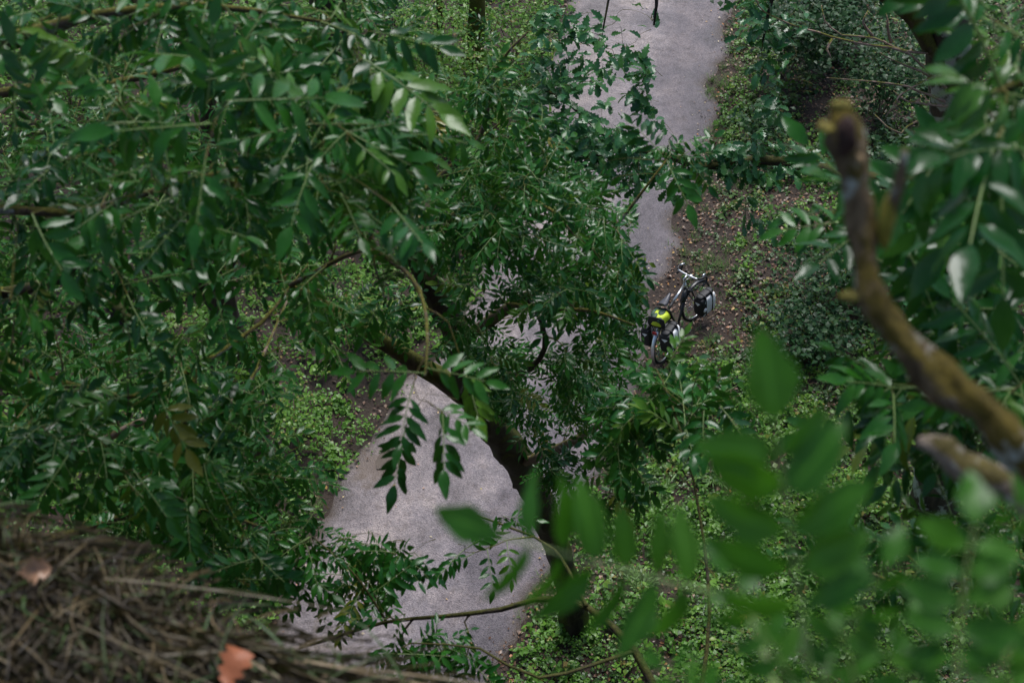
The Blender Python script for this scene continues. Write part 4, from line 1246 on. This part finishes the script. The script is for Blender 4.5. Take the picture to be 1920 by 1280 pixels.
litter(4200, d_path, (-4, 9), (9, 30), (0.025, 0.06), M['pale_leaf'], 0.006, "fallen_leaves", "pale fallen leaves dotted over the path", True)
# grass tufts along the edges
b = MB()
def tuft(x, y, n, h):
    z = float(ground_z(x, y))
    for k in range(n):
        a = gu.uniform(0, 6.28)
        v, q_ = blade((x + gu.normal(0, 0.03), y + gu.normal(0, 0.03), z), (0.55 * math.cos(a), 0.55 * math.sin(a), 1), h * gu.uniform(0.5, 1.2), gu.uniform(0.004, 0.008), (0.4 * math.cos(a), 0.4 * math.sin(a), -0.8), 3)
        b.add(v, q_, tint=float(gu.random()))
for i in range(1100):
    y = gu.uniform(9, 29)
    if gu.random() < 0.5:
        x = xl(y) - abs(gu.normal(0.25, 0.3))
    else:
        x = xr(y) + abs(gu.normal(0.4, 0.7))
    if vnoise(x * 1.2, y * 1.2, 61) < 0.42:
        continue
    tuft(x, y, 11, 0.16)
for (u, v, n) in [(1355, 160, 26), (1345, 175, 20), (1375, 95, 16), (1200, 760, 20), (1230, 830, 30), (1250, 860, 30), (1215, 880, 26), (1240, 790, 22), (1330, 500, 16), (1340, 515, 12)]:
    for k in range(5):
        c = G(u, v)
        tuft(c.x + gu.normal(0, 0.12), c.y + gu.normal(0, 0.12), n, 0.2)
ob("verge_grass", b.mesh("verge_grass", [M['grass']]), kind="stuff", label="tufts of green grass along the path edges", cat="grass")
# fallen sticks on the right bank
b = MB()
for i in range(260):
    x = gu.uniform(0, 11); y = gu.uniform(9, 28)
    if x < xr(y) + 0.3:
        continue
    z = float(ground_z(x, y)); a = gu.uniform(0, 6.28); L = gu.uniform(0.2, 0.9)
    pp = [(x, y, z + 0.03), (x + math.cos(a) * L * 0.5, y + math.sin(a) * L * 0.5, z + 0.07 + gu.normal(0, 0.02)), (x + math.cos(a + 0.2) * L, y + math.sin(a + 0.2) * L, z + 0.05)]
    p, r = spline(pp, [0.008, 0.006, 0.003], 0.1)
    v, q_, t_ = tube(p, r, 4, 0.1, False)
    b.add(v, q_, t_)
ob("fallen_sticks", b.mesh("fallen_sticks", [M['deadtwig']]), kind="stuff", label="thin dead sticks scattered over the right bank", cat="sticks")

def shrub(u, v, h, rad, mat, n, size, label, seed, stems=6, name="shrub"):
    g = np.random.default_rng(seed)
    c = G(u, v)
    c.z = float(ground_z(c.x, c.y))
    o = empty(name, c, label, "shrub")
    pos = []
    for s in range(stems):
        a = g.uniform(0, 6.28); rr2 = rad * g.uniform(0.3, 1.0)
        tip = c + Vector((math.cos(a) * rr2, math.sin(a) * rr2, h * g.uniform(0.65, 1.05)))
        mid = c.lerp(tip, 0.55) + Vector((0, 0, h * 0.12)) - Vector((math.cos(a), math.sin(a), 0)) * rr2 * 0.2
        p, r = spline([c, mid, tip], [0.012, 0.008, 0.003], 0.1, 0.02, g)
        part_world("stem", tube_mesh("stem", p, r, M['deadtwig' if s % 2 else 'twig'], 5, 0.1), o)
        k = n // stems
        i = (len(p) - 1) * (0.25 + 0.75 * np.sqrt(g.random(k)))
        i0 = np.minimum(i.astype(int), len(p) - 2)
        pp = p[i0] + (p[i0 + 1] - p[i0]) * (i - i0)[:, None]
        pos.append(pp + g.normal(0, 1, (k, 3)) * np.array([rad * 0.3, rad * 0.3, h * 0.08]))
    pos = np.concatenate(pos)
    pos[:, 2] = np.maximum(pos[:, 2], c.z + 0.03)
    part_world("foliage", scatter_mesh("foliage", pos, g.uniform(size * 0.6, size * 1.3, len(pos)), mat, tilt=g.normal(0.25, 0.35, len(pos)), g=g, width=0.36), o, kind="stuff")
HB, DS, OKM = M['herb'], M['dark_shrub'], M['oak']
shrub(965, 140, 1.8, 1.0, HB, 1500, 0.08, "leafy green bush at the top beside the path's left edge", 1)
shrub(905, 270, 1.6, 1.0, HB, 1300, 0.08, "leafy green bush left of the path below the mossy trunk", 2)
shrub(800, 210, 2.0, 1.1, HB, 1500, 0.08, "tall green bush with thin stems left of the mossy trunk's foot", 3)
shrub(735, 110, 2.2, 1.1, OKM, 1600, 0.09, "green bush between the thick dark trunk and the mossy trunk", 4)
shrub(880, 430, 0.9, 0.6, HB, 600, 0.07, "small bright bush at the path edge behind the middle ash", 5)
shrub(690, 640, 0.9, 0.6, HB, 600, 0.07, "small bright bush under the moss-covered bough", 6)
shrub(560, 840, 0.9, 0.6, HB, 700, 0.06, "low pale green bush by the bend of the path", 7)
shrub(330, 530, 1.0, 0.7, HB, 600, 0.08, "pale leafy bush behind the fallen log", 8)
shrub(500, 260, 1.3, 0.9, HB, 700, 0.08, "light bush showing through the upper left leaves", 9)
shrub(140, 240, 1.3, 1.0, HB, 700, 0.08, "light bush in the shade near the left edge", 10)
shrub(1470, 170, 1.7, 1.0, DS, 2000, 0.11, "dark broad-leaved bush on the bank below the dead twigs", 11)
shrub(1570, 110, 1.6, 1.0, DS, 2000, 0.11, "dark bush at the top of the bank under the mossy bough", 12)
shrub(1640, 260, 1.5, 1.0, DS, 2000, 0.10, "dark bush between the broken branch tip and the oak trunk", 13)
shrub(1700, 450, 1.4, 0.9, DS, 1700, 0.10, "dark bush at the foot of the oak beside the dead branch", 14)
shrub(1580, 560, 1.0, 0.9, DS, 1500, 0.09, "dark low bush on the bank beside the bend of the dead branch", 15)
shrub(1530, 690, 0.8, 0.8, DS, 1200, 0.09, "dark low bush on the bank under the out-of-focus leaflets", 16)
shrub(1690, 640, 1.0, 0.8, OKM, 800, 0.09, "glossy green bush behind the dead branch", 17)
shrub(1420, 280, 0.8, 0.5, DS, 450, 0.09, "dark bush under the oak bough at the path's right edge", 18)
shrub(1560, 1000, 0.7, 0.6, HB, 500, 0.08, "light green bush deep between the out-of-focus leaves", 19)

def fern(u, v, size, label, seed):
    g = np.random.default_rng(seed)
    c = G(u, v); c.z = float(ground_z(c.x, c.y)) + 0.02
    o = empty("fern", c, label, "fern", "ferns on the right verge")
    for k in range(7):
        a = k / 7 * 6.283 + g.normal(0, 0.25)
        b_ = MB()
        for i, (vv, qq) in enumerate(ash_leaf(seed * 10 + k, 3, 14, 0.55, 0.1)):
            b_.add(vv * np.array([1, 0.62, 1]), qq, tint=0.6)
        f = ob("frond", b_.mesh("frond", [M['grass']]), o)
        f.matrix_basis = frame((math.cos(a), math.sin(a), 0.55)).to_4x4() @ Matrix.Scale(size * g.uniform(0.7, 1.1), 4)
fern(1228, 965, 0.5, "fern with feathery fronds on the verge above the out-of-focus leaflets", 1)
fern(1330, 900, 0.38, "small fern among herbs right of the larger fern", 2)
fern(1195, 1130, 0.4, "fern near the path edge behind the out-of-focus leaflets", 3)

# ------------------------------------------------------------------ orange and tan dead leaves lying on the ledge
def dead_leaf(u, v, d, size, yaw, mat, label, seed):
    g = np.random.default_rng(seed)
    b_ = MB()
    vv, qq = oak_leaf(seed)
    vv = vv * np.array([1, 1.5, 1])
    vv[:, 2] += 0.32 * np.sin(vv[:, 0] * 4 + seed) * (0.3 + np.abs(vv[:, 1]) * 2)
    b_.add(vv, qq)
    c = P(u, v, d)
    o = ob("dead_leaf", b_.mesh("dead_leaf", [mat]), label=label, cat="leaf", group="dead leaves on the cliff edge")
    o.matrix_basis = Matrix.Translation(c) @ frame((math.cos(yaw), math.sin(yaw), 0.15), 0.3, (0, -0.3, 1)).to_4x4() @ Matrix.Scale(size, 4)
dead_leaf(420, 1290, 1.93, 0.062, 1.3, M['orange_leaf'], "crumpled orange dead leaf at the bottom of the dry grass", 601)
dead_leaf(30, 1075, 2.08, 0.048, 0.1, M['tan_leaf'], "tan curled dead leaf on the grass at the left edge", 602)
dead_leaf(565, 1262, 2.137, 0.035, 0.6, M['litter'], "small brown dead leaf half hidden in the dry grass", 603)

# ------------------------------------------------------------------ loaded touring bicycle
M['black'] = plain_material("black_rubber", (0.012, 0.012, 0.013), 0.55, 0, 0.2)
M['blackpaint'] = plain_material("black_paint", (0.012, 0.012, 0.014), 0.3, 0, 0.2)
M['silver'] = plain_material("brushed_silver", (0.62, 0.63, 0.64), 0.3, 0.9, 0.1)
M['white_cloth'] = plain_material("white_pannier_cloth", (0.85, 0.85, 0.86), 0.5, 0, 0.12, scale=12)
M['black_cloth'] = plain_material("black_pannier_cloth", (0.014, 0.014, 0.016), 0.6, 0, 0.3, scale=12)
M['hivis'] = plain_material("fluorescent_yellow_cloth", (0.55, 0.68, 0.03), 0.6, 0, 0.15, scale=10)
M['darkgreen_cloth'] = plain_material("dark_green_cloth", (0.02, 0.06, 0.03), 0.6, 0, 0.3, scale=10)
M['red'] = plain_material("red_reflector", (0.4, 0.02, 0.02), 0.3)
M['chain'] = plain_material("greasy_steel", (0.2, 0.19, 0.18), 0.4, 0.8, 0.3)
rear, front = G(1248, 676), G(1306, 596)
rear.z = front.z = 0
bz = float(max(ground_z(rear.x, rear.y), ground_z(front.x, front.y), 0.0)) + 0.01
heading = math.atan2(front.y - rear.y, front.x - rear.x)
ROT = Matrix.Rotation(heading, 4, 'Z') @ Matrix.Rotation(R(-10), 4, 'X')
BW = Matrix.Translation((rear.x, rear.y, bz)) @ ROT
BK = bpy.data.objects.new("bicycle", None)
COL.objects.link(BK)
BK["label"] = "black and silver touring bicycle loaded with bags standing on the right verge"
BK["category"] = "bicycle"
BK.matrix_basis = BW
def ctube(pts, r, sides=10, step=0.03, smooth=True):
    rad = [r] * len(pts) if np.isscalar(r) else r
    if smooth and len(pts) > 2:
        p, rr3 = spline(pts, rad, step)
    else:
        p, rr3 = np.array(pts, dtype=float), np.array(rad)
    return tube(p, rr3, sides)
def bpart(name, pieces, mats, parent=BK, mtx=None):
    b_ = MB()
    for (v, q_, t_), sl in pieces:
        b_.add(v, q_, t_, slot=sl)
    o = ob(name, b_.mesh(name, mats), parent)
    if mtx is not None:
        o.matrix_basis = mtx
    return o
def torus(R_, r, n=48, m=10):
    a = np.linspace(0, 2 * np.pi, n, endpoint=False); c = np.linspace(0, 2 * np.pi, m, endpoint=False)
    A, C = np.meshgrid(a, c, indexing='ij')
    v = np.stack([(R_ + r * np.cos(C)) * np.cos(A), r * np.sin(C), (R_ + r * np.cos(C)) * np.sin(A)], -1).reshape(-1, 3)
    i = np.arange(n)[:, None]; j = np.arange(m)[None, :]
    q_ = np.stack([i * m + j, ((i + 1) % n) * m + j, ((i + 1) % n) * m + (j + 1) % m, i * m + (j + 1) % m], -1).reshape(-1, 4)
    return v, q_, np.zeros((0, 3), dtype=np.int32)
RW = 0.345
def wheel(parent, mtx):
    wo = bpart("wheel", [(torus(RW - 0.045, 0.009, 48, 8), 0)], [M['silver']], parent, mtx)      # rim
    bpart("tyre", [(torus(RW - 0.021, 0.021), 0)], [M['black']], wo)
    bpart("hub", [(ctube([(0, -0.05, 0), (0, 0.05, 0)], 0.02, 10, smooth=False), 0)], [M['silver']], wo)
    sp = []
    for k in range(28):
        a = k / 28 * 2 * math.pi
        a2 = a + (0.35 if k % 2 else -0.35)
        sd_ = 0.03 if k % 4 < 2 else -0.03
        sp.append((ctube([(0.02 * math.cos(a2), sd_, 0.02 * math.sin(a2)), ((RW - 0.05) * math.cos(a), 0, (RW - 0.05) * math.sin(a))], 0.0013, 4, smooth=False), 0))
    bpart("spokes", sp, [M['silver']], wo)
    return wo
wheel(BK, Matrix.Translation((0, 0, RW)))
# frame
HT, HB2, ST, BB = (0.80, 0, 0.88), (0.845, 0, 0.70), (0.24, 0, 0.80), (0.44, 0, 0.28)
fr = bpart("frame", [(ctube([HB2, BB], 0.019, smooth=False), 1), (ctube([BB, ST], 0.017, smooth=False), 1), (ctube([HT, HB2], 0.022, smooth=False), 0),
                (ctube([BB, (0.22, 0.045, 0.31), (0, 0.062, RW)], 0.010), 1), (ctube([BB, (0.22, -0.045, 0.31), (0, -0.062, RW)], 0.010), 1),
                (ctube([(0.25, 0.02, 0.74), (0.12, 0.05, 0.55), (0, 0.062, RW)], 0.008), 1), (ctube([(0.25, -0.02, 0.74), (0.12, -0.05, 0.55), (0, -0.062, RW)], 0.008), 1)],
           [M['silver'], M['blackpaint']])
bpart("top_tube", [(ctube([(0.81, 0, 0.855), (0.42, 0, 0.815)], 0.018, smooth=False), 0)], [M['silver']])
bpart("tube_sleeve", [(ctube([(0.42, 0, 0.815), (0.245, 0, 0.795)], 0.021, smooth=False), 0)], [M['black']])
bpart("bottle", [(ctube([(0.80, 0.0, 0.74), (0.66, 0.0, 0.60)], [0.036, 0.036], smooth=False), 0), (ctube([(0.80, 0.0, 0.74), (0.83, 0, 0.77)], [0.03, 0.015], smooth=False), 1)], [M['blackpaint'], M['black']])
def superbox(c, h, e=0.35, n=10, taper=0.0, bulge=0.0):
    v, q_ = [], []
    def sp(x, k): return math.copysign(abs(x) ** k, x)
    for i in range(n + 1):
        th = -math.pi / 2 + math.pi * i / n
        for j in range(2 * n):
            ph = math.pi * j / n
            x, y, z = sp(math.cos(th), e) * sp(math.cos(ph), e), sp(math.cos(th), e) * sp(math.sin(ph), e), sp(math.sin(th), e)
            k = 1 - taper * (z + 1) / 2
            v.append((c[0] + h[0] * x * k, c[1] + h[1] * y * k * (1 + bulge * math.sin(3 * x + 2 * z)), c[2] + h[2] * z))
    for i in range(n):
        for j in range(2 * n):
            a = i * 2 * n + j; b2 = i * 2 * n + (j + 1) % (2 * n)
            q_.append((a, b2, b2 + 2 * n, a + 2 * n))
    return np.array(v), np.array(q_), np.zeros((0, 3), dtype=np.int32)
# saddle: broad tail narrowing to the nose
sv, sq = [], []
for i in range(11):
    s = i / 10
    hw = 0.075 * (1 - s) ** 1.1 + 0.020 if s > 0.12 else 0.075 * (0.75 + 2 * s)
    for j in range(8):
        a = 2 * math.pi * j / 8
        sv.append((-0.13 + 0.28 * s, hw * math.cos(a), 0.028 * math.sin(a) * (1.0 if math.sin(a) > 0 else 0.6) + 0.012 * (1 - 2 * s) ** 2))
for i in range(10):
    for j in range(8):
        sq.append((i * 8 + j, i * 8 + (j + 1) % 8, i * 8 + 8 + (j + 1) % 8, i * 8 + 8 + j))
st_ = [(0, j, j + 1) for j in range(1, 7)] + [(80, 80 + j + 1, 80 + j) for j in range(1, 7)]
M['saddle'] = plain_material("dark_grey_saddle_leather", (0.045, 0.045, 0.055), 0.35, 0, 0.2)
bpart("saddle", [((np.array(sv), np.array(sq), np.array(st_)), 0)], [M['saddle']], mtx=Matrix.Translation((0.19, 0, 1.0)))
bpart("seat_post", [(ctube([ST, (0.205, 0, 0.985)], 0.0135, smooth=False), 0)], [M['silver']])
# cranks
bpart("crankset", [(torus(0.075, 0.006, 32, 6), 0), (ctube([(0, -0.06, 0), (0, 0.06, 0)], 0.02, smooth=False), 0), (ctube([(0, -0.07, 0), (0.12, -0.075, -0.12)], 0.011, smooth=False), 0), (ctube([(0, 0.07, 0), (-0.12, 0.075, 0.12)], 0.011, smooth=False), 0)],
      [M['chain']], mtx=Matrix.Translation(BB))
for sgn in (1, -1):
    bpart("pedal", [(superbox((BB[0] - sgn * 0.12, sgn * 0.12, BB[2] + sgn * 0.12), (0.045, 0.045, 0.012), 0.3), 0)], [M['black']])
# rear mudguard, rack and light
def arc(R_, a0, a1, n=14, cx=0.0, cz=RW):
    return [(cx + R_ * math.cos(math.radians(a0 + (a1 - a0) * k / n)), 0, cz + R_ * math.sin(math.radians(a0 + (a1 - a0) * k / n))) for k in range(n + 1)]
def guard(pts, w_):
    v, q_ = [], []
    for i, p_ in enumerate(pts):
        for j in range(5):
            yy = w_ * (j - 2) / 2
            v.append((p_[0], yy, p_[2] - 0.010 * ((j - 2) / 2) ** 2))
    for i in range(len(pts) - 1):
        for j in range(4):
            q_.append((i * 5 + j, i * 5 + j + 1, i * 5 + j + 6, i * 5 + j + 5))
    return np.array(v), np.array(q_), np.zeros((0, 3), dtype=np.int32)
bpart("rear_mudguard", [(guard(arc(RW + 0.025, 60, 215), 0.028), 0)], [M['silver']])
bpart("rear_rack", [(ctube([(0.20, sgn * 0.06, 0.74), (-0.22, sgn * 0.07, 0.74)], 0.006, smooth=False), 0) for sgn in (1, -1)] +
      [(ctube([(x, sgn * 0.07, 0.74), (0, sgn * 0.075, RW)], 0.005, smooth=False), 0) for sgn in (1, -1) for x in (-0.16, 0.1)] + [(ctube([(-0.22, -0.07, 0.74), (-0.22, 0.07, 0.74)], 0.006, smooth=False), 0)], [M['blackpaint']])
bpart("rear_light", [(superbox((-0.235, 0, 0.70), (0.012, 0.035, 0.025)), 0)], [M['red']])
bpart("kickstand", [(ctube([(0.12, 0.06, 0.30), (0.10, 0.24, 0.02)], 0.009, smooth=False), 0)], [M['silver']])
# steering assembly turns as one piece about the head tube
STEER = Matrix.Translation(HT) @ Matrix.Rotation(R(-14), 4, Vector((-0.24, 0, 0.97))) @ Matrix.Translation([-x for x in HT])
FA = (1.05, 0, RW)
bpart("fork", [(ctube([HB2, (0.90, sgn * 0.05, 0.66), (0.97, sgn * 0.055, 0.48), (FA[0], sgn * 0.055, FA[2])], [0.016, 0.015, 0.012, 0.010]), 0) for sgn in (1, -1)], [M['blackpaint']], mtx=STEER)
wheel(BK, STEER @ Matrix.Translation(FA))
bpart("front_mudguard", [(guard([(p_[0] + 1.05, 0, p_[2]) for p_ in arc(RW + 0.025, 40, 170)], 0.028), 0)], [M['blackpaint']], mtx=STEER)
bpart("front_rack", [(ctube([(1.05, sgn * 0.085, RW), (1.0, sgn * 0.1, 0.50), (1.14, sgn * 0.1, 0.50), (1.05, sgn * 0.085, RW)], 0.005, smooth=False), 0) for sgn in (1, -1)], [M['blackpaint']], mtx=STEER)
bpart("stem", [(ctube([HT, (0.785, 0, 0.955), (0.87, 0, 0.985)], 0.016, smooth=False), 0)], [M['silver']], mtx=STEER)
hb = []
for sgn in (1, -1):
    hb.append((ctube([(0.87, 0, 0.985), (0.875, sgn * 0.12, 0.985), (0.885, sgn * 0.19, 0.985)], 0.013), 0))
bar = bpart("handlebar", hb, [M['silver']], mtx=STEER)
for sgn in (1, -1):
    bpart("grip_tape", [(ctube([(0.885, sgn * 0.19, 0.985), (0.93, sgn * 0.225, 0.985), (1.0, sgn * 0.235, 0.98), (1.035, sgn * 0.24, 0.93), (1.0, sgn * 0.245, 0.875), (0.92, sgn * 0.25, 0.86)], 0.017), 0)], [M['black']], bar)
    bpart("brake_lever", [(ctube([(0.97, sgn * 0.215, 1.0), (1.05, sgn * 0.20, 0.99), (1.07, sgn * 0.21, 0.90)], [0.016, 0.011, 0.006]), 0)], [M['silver']], bar)
bpart("front_lamp", [(superbox((0.95, 0, 0.90), (0.035, 0.03, 0.03), 0.7), 0)], [M['silver']], mtx=STEER)
bpart("lamp_bracket", [(ctube([(0.80, 0, 0.90), (0.93, 0, 0.90)], 0.006, smooth=False), 0)], [M['silver']], mtx=STEER)
bpart("brake_cable", [(ctube([(1.0, 0.21, 1.0), (0.98, 0.06, 1.07), (0.86, 0.02, 0.97), (0.83, 0.01, 0.8)], 0.003, 6), 0), (ctube([(1.0, -0.21, 1.0), (0.99, -0.08, 1.06), (0.88, -0.02, 0.96), (0.82, 0, 0.82)], 0.003, 6), 0)], [M['black']], mtx=STEER)

def pannier(name, mtx, half, label, out_sign):
    o = bpy.data.objects.new(name, None)
    COL.objects.link(o)
    o["label"] = label; o["category"] = "bag"; o["group"] = "panniers on the bicycle"
    o.matrix_basis = BW @ mtx
    hx, hy, hz = half
    bpart("body", [(superbox((0, 0, -0.1 * hz), (hx, hy, hz * 0.9), 0.35, 10, -0.1, 0.05), 0)], [M['white_cloth']], o)
    bpart("roll_top", [(superbox((0, 0, hz * 0.86), (hx * 0.98, hy * 0.75, hz * 0.22), 0.5), 0)], [M['black_cloth']], o)
    bpart("back_panel", [(superbox((-hx * 0.66, 0, 0.0), (hx * 0.4, hy * 1.05, hz * 0.86), 0.35), 0)], [M['black_cloth']], o)
    for x in (-0.45, 0.45):
        bpart("strap", [(superbox((hx * x, out_sign * hy * 0.2, 0.05 * hz), (0.014, hy * 0.9, hz * 1.06), 0.3), 0)], [M['black_cloth']], o)
    bpart("patch", [(superbox((-hx * 0.6, out_sign * hy * 1.03, -0.25 * hz), (hx * 0.24, 0.012, hz * 0.2), 0.9), 0)], [M['white_cloth']], o)
pannier("pannier", Matrix.Translation((-0.08, -0.17, 0.55)), (0.17, 0.09, 0.19), "white and black pannier on the right of the rear wheel", -1)
pannier("pannier", Matrix.Translation((-0.08, 0.17, 0.55)), (0.15, 0.075, 0.18), "mostly black pannier on the far side of the rear wheel by the path", 1)
pannier("pannier", STEER @ Matrix.Translation((1.06, -0.17, 0.40)), (0.165, 0.085, 0.19), "white and black pannier hanging beside the front wheel", -1)
HV = bpy.data.objects.new("rack_bag", None)
COL.objects.link(HV)
HV["label"] = "fluorescent yellow bag with dark patches strapped on the rear rack"; HV["category"] = "bag"
HV.matrix_basis = BW @ Matrix.Translation((-0.02, 0, 0.84))
bpart("body", [(superbox((0, 0, 0), (0.165, 0.125, 0.085), 0.55, 12, 0.2, 0.15), 0)], [M['hivis']], HV)
for k, (x, y, z, a, b2, c) in enumerate([(0.03, -0.02, 0.08, 0.075, 0.05, 0.018), (-0.07, 0.045, 0.078, 0.06, 0.04, 0.016), (0.09, 0.07, 0.055, 0.05, 0.06, 0.03), (-0.11, -0.05, 0.05, 0.05, 0.035, 0.03), (0.0, 0.1, 0.05, 0.08, 0.035, 0.04)]):
    bpart("dark_patch", [(superbox((x, y, z), (a, b2, c), 0.9), 0)], [M['darkgreen_cloth']], HV)
for x in (-0.13, 0.1):
    bpart("strap", [(superbox((x, 0, 0), (0.012, 0.145, 0.102), 0.5), 0)], [M['black_cloth']], HV)
#@@END
